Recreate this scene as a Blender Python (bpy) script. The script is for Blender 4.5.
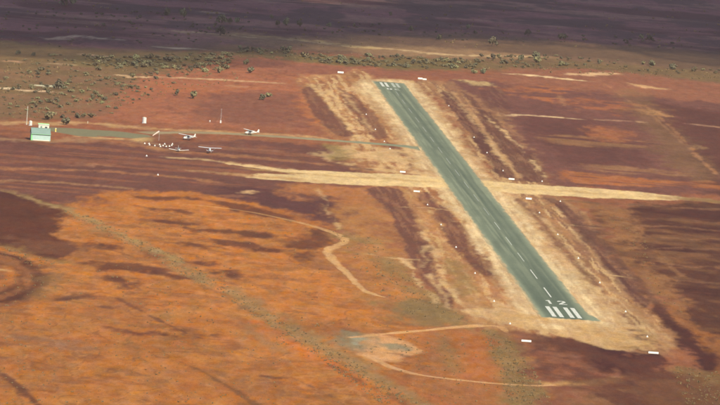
import bpy, bmesh, math, random
import numpy as np
from mathutils import Vector, Matrix

random.seed(7)
rng = np.random.default_rng(11)
for o in list(bpy.data.objects):
    bpy.data.objects.remove(o)
scene = bpy.context.scene
COL = scene.collection

# ------------------------------------------------------------------ camera
F, YH, ROLL, CAMH = 4900.0, 479.0, math.radians(4.3), 204.0     # focal length in photo pixels, horizon, roll, height (m)
YC = 2200.0                                                     # the camera stands at y = -YC
PITCH = math.atan(YH / F)
cam_d = bpy.data.cameras.new('camera')
cam = bpy.data.objects.new('camera', cam_d)
COL.objects.link(cam)
scene.camera = cam
cam_d.sensor_width = 36.0
cam_d.lens = 36.0 * F / 720.0
cam_d.clip_start = 1.0
cam_d.clip_end = 90000.0
fwd = Vector((0, math.cos(PITCH), -math.sin(PITCH)))
upl = Vector((0, math.sin(PITCH), math.cos(PITCH)))
rgt = Vector((1, 0, 0))
cr = rgt * math.cos(ROLL) + upl * math.sin(ROLL)
cu = upl * math.cos(ROLL) - rgt * math.sin(ROLL)
m = Matrix((cr, cu, -fwd)).transposed().to_4x4()
m.translation = Vector((0, -YC, CAMH))
cam.matrix_world = m

# ------------------------------------------------------------------ sky, sun, exposure
SUN_EL, SUN_AZ = math.radians(44), math.radians(35)             # azimuth counted from straight behind the camera towards the right
sun_dir = Vector((math.sin(SUN_AZ) * math.cos(SUN_EL), -math.cos(SUN_AZ) * math.cos(SUN_EL), math.sin(SUN_EL)))
world = bpy.data.worlds.new('World')
scene.world = world
world.use_nodes = True
nt = world.node_tree
nt.nodes.clear()
sky = nt.nodes.new('ShaderNodeTexSky')
sky.sky_type = 'NISHITA'
sky.sun_disc = False
sky.sun_elevation = SUN_EL
sky.sun_rotation = math.atan2(sun_dir.x, sun_dir.y)
bg = nt.nodes.new('ShaderNodeBackground')
bg.inputs['Strength'].default_value = 0.11
wo = nt.nodes.new('ShaderNodeOutputWorld')
nt.links.new(sky.outputs[0], bg.inputs[0])
nt.links.new(bg.outputs[0], wo.inputs[0])
sun_d = bpy.data.lights.new('sun', 'SUN')
sun_d.energy = 3.6
sun_d.angle = math.radians(0.53)
sun_d.color = (1.0, 0.935, 0.74)
sun = bpy.data.objects.new('sun', sun_d)
sun.rotation_euler = sun_dir.to_track_quat('Z', 'Y').to_euler()
sun.location = (0, 0, 500)
COL.objects.link(sun)
vs = scene.view_settings
vs.view_transform = 'Standard'
vs.look = 'None'
vs.gamma = 1.0
vs.use_curve_mapping = False
vs.exposure = 0.70
scene.render.engine = 'CYCLES'

KALB = 0.615            # displayed colour (linear) -> base colour


# ------------------------------------------------------------------ helpers
def G(x, y):
    """photo pixel -> ground point (metres)"""
    u = np.asarray(x, float) - 360.0
    v = np.asarray(y, float) - 202.5
    xr = u * math.cos(ROLL) + v * math.sin(ROLL)
    yr = -u * math.sin(ROLL) + v * math.cos(ROLL)
    dy = F * math.cos(PITCH) - yr * math.sin(PITCH)
    dz = -F * math.sin(PITCH) - yr * math.cos(PITCH)
    t = -CAMH / dz
    return np.stack([xr * t, dy * t - YC], -1)


def P3(x, y, z=0.0):
    g = G(x, y)
    return Vector((float(g[0]), float(g[1]), z))


def mpp(x, y):
    """metres per photo pixel across the view at a ground point"""
    g = G(x, y)
    return math.hypot(float(g[1]) + YC, CAMH) / F


def lin(c):
    c = np.asarray(c, float) / 255.0
    return np.where(c <= 0.04045, c / 12.92, ((c + 0.055) / 1.055) ** 2.4)


def alb(c):
    """colour of a soil as it looks in sunlight through the thin haze -> base colour"""
    c = np.asarray(c, float)
    k = np.clip(.24 - .24 * max(0.0, (c[0] - 150) / 90), 0, .24)
    k *= np.clip((c[0] - c[1]) / 55.0, 0, 1)
    c = c + k * (c[0] - c) * np.array((1, .95, .75))
    return np.maximum(lin(c) - np.array((.026, .022, .024)), .006) * KALB * np.array((1.0, 1.0, 1.0))


def _hash(ix, iy, seed):
    h = (ix.astype(np.int64) * 374761393 + iy.astype(np.int64) * 668265263 + seed * 974634777) & 0xffffffff
    h = ((h ^ (h >> 13)) * 1274126177) & 0xffffffff
    h = (h ^ (h >> 16)) & 0xffffffff
    return h.astype(np.float64) / 4294967295.0


def vnoise(x, y, seed=0):
    ix = np.floor(x); iy = np.floor(y)
    fx = x - ix; fy = y - iy
    fx = fx * fx * fx * (fx * (fx * 6 - 15) + 10)
    fy = fy * fy * fy * (fy * (fy * 6 - 15) + 10)
    a = _hash(ix, iy, seed); b = _hash(ix + 1, iy, seed)
    c = _hash(ix, iy + 1, seed); d = _hash(ix + 1, iy + 1, seed)
    return (a + (b - a) * fx) * (1 - fy) + (c + (d - c) * fx) * fy


def fbm(x, y, seed=0, octv=4, gain=0.5):
    s = 0.0; a = 1.0; t = 0.0
    for k in range(octv):
        s = s + a * vnoise(x * 2 ** k + 17.3 * k, y * 2 ** k - 9.1 * k, seed + k)
        t += a
        a *= gain
    return s / t           # 0..1


def sstep(a, b, x):
    t = np.clip((x - a) / (b - a), 0, 1)
    return t * t * (3 - 2 * t)


def smooth_line(pts, n=6):
    """Catmull-Rom through points of any dimension"""
    p = np.asarray(pts, float)
    p = np.vstack([2 * p[0] - p[1], p, 2 * p[-1] - p[-2]])
    out = []
    for i in range(1, len(p) - 2):
        for k in range(n):
            t = k / n
            out.append(0.5 * ((2 * p[i]) + (-p[i - 1] + p[i + 1]) * t + (2 * p[i - 1] - 5 * p[i] + 4 * p[i + 1] - p[i + 2]) * t * t
                              + (-p[i - 1] + 3 * p[i] - 3 * p[i + 1] + p[i + 2]) * t ** 3))
    out.append(p[-2])
    return np.array(out)


# ------------------------------------------------------------------ soil map: which soil lies where (colours as seen in sunlight)
O = (196, 110, 44); OB = (210, 120, 50); OD = (180, 96, 36)
GP = (120, 64, 54); GD = (98, 52, 46); R = (162, 86, 54); RD = (140, 74, 52)
T = (230, 186, 128); TD = (198, 146, 96); TP = (238, 200, 144)
V = (144, 108, 60); VG = (170, 122, 72); C = (150, 142, 112)
BR = (168, 104, 58)
LAY = []
_d = G(388.3, 82.7) - G(565.3, 318.0)
_d = _d / np.linalg.norm(_d)
RN0 = (float(_d[1]), float(-_d[0]))        # unit vector across the runway


def poly(color, pts, a=1.0, soft=4.0, warp=6.0, gate=None, smooth=3):
    px = np.array(pts, float)
    g = G(px[:, 0], px[:, 1])
    if smooth:
        q = np.vstack([g, g[:1]])
        p = np.vstack([g[-1:], q, g[1:2]])
        out = []
        for i in range(1, len(p) - 2):
            for k in range(smooth):
                t = k / smooth
                out.append(0.5 * ((2 * p[i]) + (-p[i - 1] + p[i + 1]) * t + (2 * p[i - 1] - 5 * p[i] + 4 * p[i + 1] - p[i + 2]) * t * t
                                  + (-p[i - 1] + 3 * p[i] - 3 * p[i + 1] + p[i + 2]) * t ** 3))
        g = np.array(out)
    LAY.append(('p', alb(color), g, a, soft, warp, gate))


def line(color, pts, w, a=1.0, soft=2.0, warp=1.5, gate=None):
    px = np.array(pts, float)
    g = smooth_line(G(px[:, 0], px[:, 1]), 5)
    ww = smooth_line(np.full((len(px), 1), w, float) if np.isscalar(w) else np.interp(np.linspace(0, 1, len(px)), np.linspace(0, 1, len(w)), w)[:, None], 5)[:, 0]
    LAY.append(('l', alb(color), g, a, soft, warp, gate, ww))


def evaluate(X, Y):
    n = len(X)
    col = np.empty((n, 3))
    col[:] = alb(R)
    wx = fbm(X / 15, Y / 40, 101, 4, 0.6) - 0.5
    wy = 1.5 * (fbm(X / 15, Y / 40, 202, 4, 0.6) - 0.5)
    rag = (fbm(X / 4.0, Y / 15, 303, 4, 0.65) - 0.5) * 2
    for L in LAY:
        kind, c, g, a, soft, warp, gate = L[:7]
        pad = soft * 2.2 + 1.5 + warp * 1.2 + (L[7].max() if kind == 'l' else 0)
        lo = g.min(0) - pad; hi = g.max(0) + pad
        idx = np.nonzero((X > lo[0]) & (X < hi[0]) & (Y > lo[1]) & (Y < hi[1]))[0]
        if not len(idx):
            continue
        x = X[idx] + wx[idx] * warp * 2.4
        y = Y[idx] + wy[idx] * warp * 2.4
        best = np.full(len(idx), 1e9)
        if kind == 'p':
            inside = np.zeros(len(idx), bool)
            q = np.roll(g, -1, 0)
            for (ax, ay), (bx, by) in zip(g, q):
                ex, ey = bx - ax, by - ay
                l2 = ex * ex + ey * ey + 1e-9
                t = np.clip(((x - ax) * ex + (y - ay) * ey) / l2, 0, 1)
                d = (x - ax - t * ex) ** 2 + (y - ay - t * ey) ** 2
                np.minimum(best, d, out=best)
                if ay != by:
                    cnd = ((ay > y) != (by > y)) & (x < (bx - ax) * (y - ay) / (by - ay) + ax)
                    inside ^= cnd
            d = np.sqrt(best)
            d = np.where(inside, -d, d)
        else:
            ww = L[7]
            for i in range(len(g) - 1):
                ax, ay = g[i]; bx, by = g[i + 1]
                ex, ey = bx - ax, by - ay
                l2 = ex * ex + ey * ey + 1e-9
                t = np.clip(((x - ax) * ex + (y - ay) * ey) / l2, 0, 1)
                d = np.sqrt((x - ax - t * ex) ** 2 + (y - ay - t * ey) ** 2) - 0.5 * (ww[i] + (ww[i + 1] - ww[i]) * t)
                np.minimum(best, d, out=best)
            d = best
        mk = sstep(soft, -soft, d + rag[idx] * (soft * 1.2 + 1.2)) * a
        if gate:
            sx, sy, thr, gs, seed = gate[:5]
            if len(gate) > 5 and gate[5] == 'ridge':      # thin rills
                gn = 1 - 2 * np.abs(fbm((X[idx] + Y[idx] * gate[6]) / sx, Y[idx] / sy, seed, 3, 0.5) - .5) / .35
            elif len(gate) > 5:          # streaks that run along the runway
                gn = fbm((X[idx] * RN0[0] + Y[idx] * RN0[1]) / sx + wx[idx] * .5, (X[idx] * -RN0[1] + Y[idx] * RN0[0]) / sy, seed, 4, 0.6)
            else:
                gn = fbm(X[idx] / sx, Y[idx] / sy, seed, 4, 0.55)
            mk = mk * sstep(thr - gs, thr + gs, gn)
        col[idx] += (c - col[idx]) * mk[:, None]
    return col


BAND = lambda thr=0.5, seed=5: (45, 16, thr, 0.08, seed)
BLOB = lambda thr=0.5, seed=9: (14, 16, thr, 0.08, seed)
FINE = lambda thr=0.5, seed=3: (5, 9, thr, 0.1, seed)

# --- far ground
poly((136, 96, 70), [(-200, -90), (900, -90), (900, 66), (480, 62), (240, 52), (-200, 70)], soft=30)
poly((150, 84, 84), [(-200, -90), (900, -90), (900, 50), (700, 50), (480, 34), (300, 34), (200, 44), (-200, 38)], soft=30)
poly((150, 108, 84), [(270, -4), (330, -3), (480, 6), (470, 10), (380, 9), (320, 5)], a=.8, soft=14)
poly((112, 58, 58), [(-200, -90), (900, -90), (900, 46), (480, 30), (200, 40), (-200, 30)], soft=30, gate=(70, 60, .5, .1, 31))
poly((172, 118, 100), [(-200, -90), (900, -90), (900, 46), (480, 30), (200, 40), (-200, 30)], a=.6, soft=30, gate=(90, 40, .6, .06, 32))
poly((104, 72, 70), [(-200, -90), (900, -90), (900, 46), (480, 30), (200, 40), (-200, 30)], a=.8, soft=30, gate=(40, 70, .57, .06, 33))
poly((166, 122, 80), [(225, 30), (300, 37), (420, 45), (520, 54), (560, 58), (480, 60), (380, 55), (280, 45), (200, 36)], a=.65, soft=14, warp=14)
line((226, 186, 132), [(185, 32), (240, 36), (300, 40), (350, 46), (400, 50), (440, 54), (480, 56), (530, 57)], 10, a=.85, soft=8, warp=6, gate=(30, 30, .42, .12, 77))
line((196, 160, 96), [(240, 34), (300, 39), (370, 48)], 8, a=.7, soft=8, warp=8)
line((214, 180, 146), [(55, 39), (75, 38), (92, 37), (105, 39)], 8, a=.8, soft=8, warp=10)
line((222, 190, 150), [(161, 47), (175, 48), (198, 49)], 10, a=.95, soft=4, warp=3)
line((200, 165, 130), [(208, 12), (218, 13)], 10, a=.6, soft=6)
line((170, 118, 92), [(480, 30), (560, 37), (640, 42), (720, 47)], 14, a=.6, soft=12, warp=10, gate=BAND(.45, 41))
# olive belt of the scrub
poly((132, 100, 64), [(-80, 40), (60, 46), (180, 52), (240, 47), (330, 56), (420, 58), (480, 60), (600, 62), (720, 72), (900, 80), (900, 92), (720, 84), (620, 74), (560, 70), (480, 70), (400, 70), (300, 60), (230, 62), (220, 74), (140, 84), (100, 104), (40, 116), (-80, 118)], soft=18, warp=16)
poly((128, 106, 64), [(80, 56), (130, 57), (190, 55), (235, 52), (300, 56), (420, 58), (480, 62), (470, 69), (380, 69), (300, 61), (230, 62), (190, 68), (130, 68), (90, 66)], a=.8, soft=14, warp=14)
poly((150, 98, 66), [(-80, 60), (80, 66), (150, 76), (120, 110), (60, 118), (-80, 120)], a=.6, soft=20, warp=20, gate=(40, 50, .45, .12, 15))
poly((112, 84, 62), [(470, 42), (560, 44), (720, 50), (860, 58), (860, 80), (720, 72), (600, 60), (480, 50)], a=.75, soft=20, warp=20)  # darker olive-brown at far right: partial cloud shade put into the soil colour
# red flats left of the far runway
poly((176, 96, 62), [(150, 76), (240, 56), (300, 62), (345, 70), (330, 80), (310, 120), (240, 128), (150, 122), (110, 116), (130, 92)], soft=14, warp=14)
poly((190, 102, 58), [(160, 84), (240, 84), (300, 88), (270, 97), (190, 98)], a=.6, soft=16, warp=16, gate=(50, 40, .45, .1, 19))
poly((146, 78, 58), [(190, 98), (260, 92), (310, 96), (318, 122), (260, 126), (200, 116)], a=.9, soft=18, warp=16)
poly((158, 84, 60), [(240, 57), (330, 66), (480, 74), (560, 74), (480, 82), (430, 76), (350, 76), (280, 72)], a=.9, soft=14)
line((234, 192, 142), [(118, 75), (128, 75.5), (133, 76.5)], 9, a=.9, soft=4)
line((224, 176, 126), [(133, 77), (180, 78), (225, 80), (262, 82), (276, 83)], 7, a=.85, soft=4, warp=2)
line((214, 164, 122), [(228, 86), (246, 87)], 6, a=.6, soft=4)
line((238, 206, 160), [(-5, 88), (6, 88.5)], 9, soft=4, warp=3)
line((240, 200, 156), [(26, 90.5), (36, 91), (48, 91.5)], 8, soft=4, warp=2)
line((238, 226, 186), [(46, 86), (54, 86.2)], 11, soft=3, warp=1)
line((214, 176, 130), [(58, 64), (72, 64.5)], 8, a=.8, soft=5)
line((214, 166, 130), [(88, 55), (97, 56)], 8, a=.8, soft=5)
line((204, 150, 110), [(8, 61), (18, 61.5)], 8, a=.8, soft=5)
# right of the runway, far
poly((160, 88, 60), [(480, 72), (560, 68), (640, 74), (720, 84), (900, 92), (900, 130), (720, 110), (560, 92), (500, 84)], soft=16, warp=14)
poly((130, 72, 60), [(440, 82), (520, 84), (720, 104), (900, 118), (900, 205), (720, 196), (560, 186), (520, 176), (480, 140), (450, 104)], soft=12, warp=14)
poly((112, 60, 52), [(520, 118), (600, 122), (640, 145), (640, 165), (580, 165), (545, 150), (525, 132)], a=.8, soft=12, warp=14)
poly((108, 58, 48), [(640, 100), (720, 112), (900, 130), (900, 205), (720, 196), (690, 170), (660, 130)], a=.85, soft=16, warp=14)
poly((190, 104, 56), [(500, 88), (545, 86), (580, 92), (570, 102), (530, 98)], a=.8, soft=12, warp=14, gate=BLOB(.46, 23))
poly((184, 98, 54), [(570, 98), (640, 104), (625, 114), (590, 112)], a=.7, soft=12, warp=14, gate=BLOB(.46, 24))
poly((182, 100, 54), [(590, 130), (620, 128), (628, 138), (605, 142)], a=.7, soft=8, warp=12)
poly((190, 104, 52), [(556, 172), (600, 174), (650, 180), (720, 182), (720, 187), (640, 186), (570, 182)], a=.8, soft=5, warp=6, gate=BAND(.4, 43))
poly((156, 112, 66), [(620, 90), (640, 92), (668, 120), (700, 150), (716, 178), (690, 180), (665, 160), (645, 130), (630, 110)], a=.4, soft=8, warp=6)
poly((170, 112, 64), [(545, 135), (640, 140), (650, 146), (600, 148), (550, 142)], a=.6, soft=6, warp=6, gate=BAND(.42, 47))
poly((176, 116, 70), [(590, 164), (680, 172), (690, 177), (600, 172)], a=.6, soft=6, warp=6, gate=BAND(.42, 49))
line((246, 206, 152), [(511, 74), (530, 75), (552, 77.5), (572, 79.7), (586, 81)], [3, 10, 11, 8, 3], soft=4, warp=2)
line((230, 182, 132), [(566, 74.5), (585, 74), (607, 73), (612, 74)], [4, 12, 10, 3], soft=5, warp=3)
line((216, 162, 110), [(632, 84), (645, 87), (656, 88.5)], [4, 12, 10], soft=6, warp=4)
line((216, 178, 118), [(463, 80.5), (475, 82), (484, 84.5), (495, 86)], [6, 12, 12, 6], a=.9, soft=6, warp=6)
line((236, 194, 142), [(498, 116), (515, 114.5), (540, 116), (576, 119)], [3, 7, 7, 4], a=.95, soft=3, warp=2)
line((210, 156, 116), [(600, 120), (618, 120.5), (640, 122)], 5, a=.75, soft=4, warp=2)
line((206, 152, 112), [(690, 124), (720, 127.5)], 5, a=.75, soft=4, warp=2)
line((186, 122, 80), [(596, 78), (625, 98), (655, 118), (690, 150), (735, 190)], 1.2, a=.4, soft=1.0, warp=.5)
line((200, 132, 82), [(645, 105), (672, 128), (700, 158), (716, 174)], [1.0, 1.2, 1.2, 1.8], a=.45, soft=1.0, warp=.6)
line((200, 140, 84), [(652, 111), (664, 116)], 7, a=.8, soft=5, warp=4)
line((180, 130, 80), [(694, 146), (706, 149)], 7, a=.6, soft=5, warp=4)
line((180, 116, 76), [(560, 96), (566, 106)], 2.5, a=.6, soft=2)

# --- purple stony plain left, between taxiway and cross strip and below
poly((124, 68, 56), [(-90, 132), (60, 142), (140, 143), (200, 140), (300, 144), (360, 150), (400, 160), (330, 196), (345, 215), (338, 228), (250, 214), (130, 200), (-90, 205)], soft=10, warp=10)
poly((108, 60, 56), [(240, 186), (285, 190), (330, 198), (346, 212), (344, 222), (300, 214), (250, 206), (205, 198)], soft=8, warp=8)
line((196, 124, 72), [(90, 138), (130, 145), (180, 152), (230, 156)], [4, 12, 10, 6], a=.55, soft=8, warp=6)
line((190, 130, 78), [(150, 147), (200, 153), (260, 158), (320, 164)], [4, 9, 9, 6], a=.5, soft=6, warp=5)
line((170, 106, 72), [(180, 143), (240, 148), (300, 154), (350, 162), (380, 168)], [3, 6, 6, 4], a=.5, soft=6, warp=5)
line((196, 136, 96), [(80, 165), (95, 164), (112, 166)], 5, a=.6, soft=5, warp=4)
line((188, 116, 70), [(-20, 168), (60, 169), (120, 172), (180, 178), (215, 182)], 7, a=.7, soft=5, warp=5)
line((186, 126, 78), [(-20, 181), (40, 181.5), (80, 184), (120, 188)], 6, a=.75, soft=5, warp=4)
line((172, 104, 66), [(-20, 187), (40, 188), (100, 192), (170, 194), (250, 196)], 6, a=.5, soft=5, warp=4, gate=BAND(.42, 53))
poly((170, 94, 56), [(-60, 140), (300, 150), (330, 195), (-60, 196)], a=.45, soft=12, gate=(60, 16, .58, .06, 57))
line((226, 176, 120), [(246, 193), (250, 192), (254, 191)], 4, a=.9, soft=3)
# --- orange foreground
poly(O, [(-120, 204), (0, 200), (58, 207), (90, 200), (112, 193), (180, 192), (250, 203), (300, 216), (330, 232), (338, 245), (340, 262), (385, 300), (400, 312), (470, 326), (500, 332), (560, 348), (600, 372), (700, 420), (760, 480), (-140, 480)], soft=7, warp=8)
poly(OB, [(60, 215), (180, 205), (300, 225), (320, 250), (380, 310), (380, 330), (200, 310), (60, 280)], a=.5, soft=20, warp=14, gate=(35, 30, .45, .1, 61))
poly(OD, [(-120, 320), (150, 330), (300, 380), (320, 480), (-140, 480)], a=.55, soft=25, warp=14)
poly((184, 100, 44), [(-120, 290), (400, 330), (400, 480), (-140, 480)], a=.6, soft=20, gate=(18, 44, .5, .1, 63))
poly((210, 130, 66), [(-120, 220), (360, 260), (400, 480), (-140, 480)], a=.35, soft=20, gate=(12, 34, .56, .08, 65))
poly((172, 96, 50), [(390, 300), (470, 326), (560, 345), (640, 390), (640, 480), (400, 480), (385, 400), (410, 350)], a=.9, soft=10, warp=10)
poly((142, 84, 48), [(60, 205), (300, 222), (340, 262), (400, 320), (420, 404), (-100, 440), (-100, 300)], a=.25, soft=10, gate=(7, 20, .6, .07, 131))
poly((164, 112, 60), [(60, 205), (300, 222), (340, 262), (400, 320), (420, 404), (-100, 440), (-100, 300)], a=.22, soft=10, gate=(6, 22, .58, .07, 132))
poly((122, 68, 46), [(60, 205), (300, 222), (340, 262), (400, 320), (420, 404), (-100, 440), (-100, 260)], a=.35, soft=10, gate=(14, 14, .63, .06, 133))
RIL = [(60, 205), (300, 222), (340, 262), (400, 320), (420, 404), (-100, 440), (-100, 260)]
poly((132, 70, 38), RIL, a=.5, soft=8, gate=(16, 60, .955, .035, 161, 'ridge', .18))
poly((150, 100, 52), RIL, a=.45, soft=8, gate=(9, 40, .95, .04, 162, 'ridge', .1))
poly((214, 140, 76), RIL, a=.4, soft=8, gate=(13, 50, .955, .04, 163, 'ridge', .15))
# scrubby ground between track and strips
poly((186, 116, 60), [(330, 190), (372, 192), (400, 240), (430, 292), (450, 312), (470, 326), (400, 314), (370, 295), (340, 262), (345, 240), (340, 225)], a=.95, soft=8, warp=10)
poly((158, 118, 66), [(330, 228), (380, 238), (410, 270), (440, 305), (470, 322), (410, 314), (385, 296), (360, 270), (345, 250)], a=.75, soft=8, warp=10, gate=(14, 24, .44, .12, 67))
poly((200, 116, 52), [(345, 255), (385, 270), (400, 296), (385, 300), (362, 280)], a=.7, soft=6, warp=8)
poly((150, 114, 68), [(392, 300), (445, 306), (478, 322), (440, 326), (396, 322)], a=.85, soft=6, warp=8)
# orange ring above
poly((188, 110, 58), [(282, 187), (300, 184), (330, 186), (372, 190), (380, 200), (345, 206), (310, 200), (290, 200), (284, 194)], a=.95, soft=6, warp=6)
poly((114, 64, 56), [(290, 193), (300, 194), (312, 196), (322, 194), (334, 198), (318, 201), (300, 200)], a=.9, soft=4, warp=7)
# purple patches
PP = [
    [(-60, 190), (30, 195), (56, 203), (70, 214), (62, 228), (56, 234), (74, 244), (82, 251), (62, 259), (40, 258), (0, 246), (-60, 240)],
    [(86, 263), (120, 261), (150, 266), (164, 271), (140, 274), (120, 271), (98, 273)],
    [(94, 276), (118, 277), (142, 284), (136, 290), (118, 288), (102, 282)],
    [(134, 247), (150, 251), (162, 257), (150, 258), (138, 253)],
    [(92, 243), (108, 244), (116, 248), (100, 249)],
    [(46, 298), (70, 296), (98, 297), (96, 301), (60, 301)],
    [(92, 306), (112, 308), (108, 310), (96, 309)],
    [(188, 227), (215, 229), (250, 231), (282, 236), (270, 238), (225, 234), (196, 231)],
    [(215, 240), (240, 241), (262, 248), (250, 251), (228, 247)],
    [(188, 243), (205, 244), (212, 249), (196, 248)],
    [(280, 246), (296, 240), (306, 232), (320, 228), (328, 236), (326, 246), (312, 250), (294, 249)],
    [(296, 254), (312, 252), (324, 256), (324, 264), (312, 262), (304, 257)],
    [(140, 207), (175, 210), (190, 213), (172, 213)], [(130, 194), (160, 196), (200, 199), (160, 200)],
    [(145, 219), (170, 219), (200, 224), (165, 223)],
    [(200, 200), (240, 205), (290, 216), (300, 222), (270, 218), (225, 209)],
    [(212, 268), (235, 270), (250, 277), (232, 277)], [(146, 272), (180, 275), (200, 279), (168, 278)],
    [(252, 249), (280, 250), (286, 253), (262, 253)], [(196, 262), (206, 261), (216, 266)],
    [(180, 330), (192, 332), (210, 334), (196, 336)], [(110, 326), (135, 330), (170, 336), (130, 333)], [(245, 374), (270, 376), (284, 379), (262, 378)],
    [(500, 338), (512, 345), (520, 352), (508, 352)],
]
for i, pp in enumerate(PP):
    cy = np.mean([q[1] for q in pp])
    poly((96, 48, 40) if i == 0 else (104, 54, 44), pp, a=.92 if i == 0 else .82, soft=3.5 if i == 0 else 4.5, warp=5 if i else 4)
poly((140, 78, 50), [(-100, 235), (330, 265), (330, 300), (-100, 300)], a=.45, soft=10, gate=(26, 26, .6, .05, 71))
poly((150, 84, 50), [(-100, 300), (330, 320), (330, 400), (-100, 400)], a=.35, soft=10, gate=(26, 26, .61, .05, 73))
# ring track at the left edge
poly((150, 80, 44), [(-50, 245), (0, 248), (30, 258), (46, 272), (40, 290), (20, 303), (-50, 312)], a=.9, soft=5, warp=4)
line((98, 50, 40), [(-10, 252), (20, 258), (38, 270), (38, 282), (24, 294), (0, 302)], [5, 4.5, 4, 4, 4.5, 5], a=.85, soft=2, warp=.8)
line((110, 58, 38), [(-10, 262), (14, 268), (22, 278), (14, 288), (-5, 294)], 2.6, a=.75, soft=1.5, warp=.8)
line((196, 108, 44), [(-6, 284), (6, 282), (12, 274), (5, 266)], 4, a=.7, soft=3, warp=2)
line((220, 170, 110), [(-2, 269), (3, 270.2)], 5, a=.6, soft=2, warp=.5)
line((164, 116, 60), [(-20, 243), (10, 247), (34, 256), (58, 262)], [10, 8, 6, 3], a=.85, soft=5, warp=4)
line((150, 104, 56), [(40, 300), (46, 290), (50, 278), (60, 270)], 7, a=.5, soft=5, warp=4)
# scrub belt, diagonal
line(VG, [(-10, 184), (40, 200), (70, 212), (100, 226), (140, 245), (180, 265), (220, 287), (260, 312), (300, 336), (345, 362), (400, 396), (450, 430)], [3, 3, 4.5, 5.5, 6, 6, 7, 8, 10, 11, 12, 12], a=.9, soft=4.5, warp=4)
line((176, 140, 84), [(0, 190), (50, 204), (100, 224), (140, 243), (180, 262)], [2, 2, 2, 2, 2], a=.6, soft=2, warp=2)
line((128, 76, 46), [(200, 285), (225, 297), (255, 315)], 2.5, a=.6, soft=2, warp=1.5)
line((214, 112, 44), [(255, 322), (290, 344), (320, 360), (350, 376), (390, 398), (430, 425)], [3, 7, 5, 5, 5, 5], a=.9, soft=4, warp=3)
line((190, 92, 38), [(380, 372), (410, 388), (450, 408), (480, 420)], 4, a=.6, soft=3, warp=3)
line((122, 70, 44), [(330, 366), (365, 384), (400, 402), (420, 414)], 2.5, a=.7, soft=2.5, warp=1.5)
poly((150, 118, 80), [(250, 326), (275, 334), (290, 350), (275, 352), (258, 338)], a=.5, soft=6, warp=6)
line((138, 108, 90), [(-10, 337), (30, 338), (70, 340), (60, 346), (85, 348)], 9, a=.4, soft=8, warp=5)
# ruts
line((130, 70, 46), [(40, 299), (80, 297), (112, 297), (126, 303), (150, 316), (180, 330), (200, 338)], 1.5, a=.9, soft=.8, warp=.5)
line((112, 62, 46), [(-5, 370), (8, 378), (22, 390), (40, 408)], 2.0, a=.85, soft=1, warp=.5)
line((132, 74, 42), [(180, 362), (200, 370), (218, 381), (240, 394), (262, 410)], 1.8, a=.85, soft=1, warp=.6)
line((136, 80, 50), [(220, 375), (260, 377), (290, 378), (310, 386), (330, 396)], 1.5, a=.7, soft=1.2, warp=1)
line((140, 88, 60), [(180, 204), (120, 196), (60, 190)], 2, a=.3, soft=2)
# olive belts lower centre and right
poly((154, 112, 64), [(478, 328), (496, 328), (508, 340), (524, 350), (536, 372), (548, 402), (560, 440), (515, 440), (505, 400), (500, 372), (488, 350)], a=.95, soft=4, warp=5)
poly((154, 110, 62), [(440, 334), (452, 336), (464, 356), (462, 372), (448, 360), (440, 345)], a=.75, soft=4, warp=5)
poly((136, 100, 58), [(672, 366), (720, 372), (780, 380), (780, 440), (690, 420), (678, 390)], a=.8, soft=8, warp=8)
poly((190, 100, 44), [(455, 335), (478, 334), (490, 352), (500, 372), (505, 382), (475, 380), (465, 358)], a=.7, soft=4, warp=5)
# --- sandy shoulders, bands beside the runway
RWG = lambda su=3.0, sv=70, thr=.5, gs=.08, seed=1: (su, sv, thr, gs, seed, 'rw')
FL = (196, 134, 80)          # graded flank soil
poly(FL, [(300, 82), (345, 74), (374, 82), (548, 320), (500, 330), (455, 312), (420, 262), (398, 222), (372, 190), (340, 150)], a=.85, soft=5, warp=6)
poly((168, 96, 58), [(300, 84), (345, 76), (374, 82), (548, 320), (500, 326), (455, 308), (420, 262), (398, 222), (372, 190), (340, 150)], a=.8, soft=5, warp=6, gate=RWG(2.6, 50, .5, .07, 111))
poly(T, [(306, 82), (345, 76), (374, 82), (548, 320), (505, 324), (470, 310), (440, 262), (420, 222), (402, 186), (360, 150)], a=.75, soft=5, warp=6, gate=RWG(2.2, 45, .58, .06, 112))
poly((200, 112, 60), [(296, 96), (312, 96), (326, 120), (322, 128), (304, 116)], a=.6, soft=4, warp=8)
GPL = (128, 70, 54)
for pp, a in [
    ([(302, 90), (311, 87), (324, 100), (340, 118), (354, 134), (340, 136), (322, 124), (310, 108)], .85),
    ([(338, 88), (350, 93), (360, 102), (374, 117), (384, 128), (388, 138), (374, 138), (360, 122), (348, 107)], .7),
    ([(355, 104), (366, 108), (378, 120), (370, 121), (360, 113)], .5),
    ([(386, 142), (400, 146), (408, 156), (398, 155), (388, 149)], .75),
    ([(408, 163), (416, 165), (419, 175), (412, 173)], .7),
    ([(366, 189), (384, 187), (399, 190), (410, 205), (422, 230), (436, 264), (452, 297), (456, 306), (446, 306), (432, 290), (410, 257), (396, 226), (384, 206)], .92),
    ([(417, 192), (430, 194), (444, 208), (460, 224), (478, 244), (494, 268), (486, 276), (468, 266), (450, 244), (436, 224), (424, 207)], .9),
    ([(476, 262), (492, 272), (500, 296), (490, 292)], .4),
    ([(492, 286), (502, 296), (506, 304), (496, 300)], .4),
]:
    poly(GPL, pp, a=min(1, a * 1.08), soft=1.0, warp=1.8)
    poly((176, 112, 72), pp, a=.5 * a, soft=1.4, warp=2.4, gate=RWG(1.6, 40, .56, .08, 113))
poly((196, 130, 76), [(406, 190), (418, 195), (432, 215), (450, 246), (470, 275), (490, 306), (470, 312), (452, 292), (436, 258), (420, 222)], a=.75, soft=3, warp=4)
poly((226, 180, 116), [(406, 192), (424, 200), (450, 246), (490, 306), (460, 312), (440, 280), (420, 222)], a=.6, soft=3, warp=4, gate=RWG(1.8, 30, .6, .06, 114))
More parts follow.
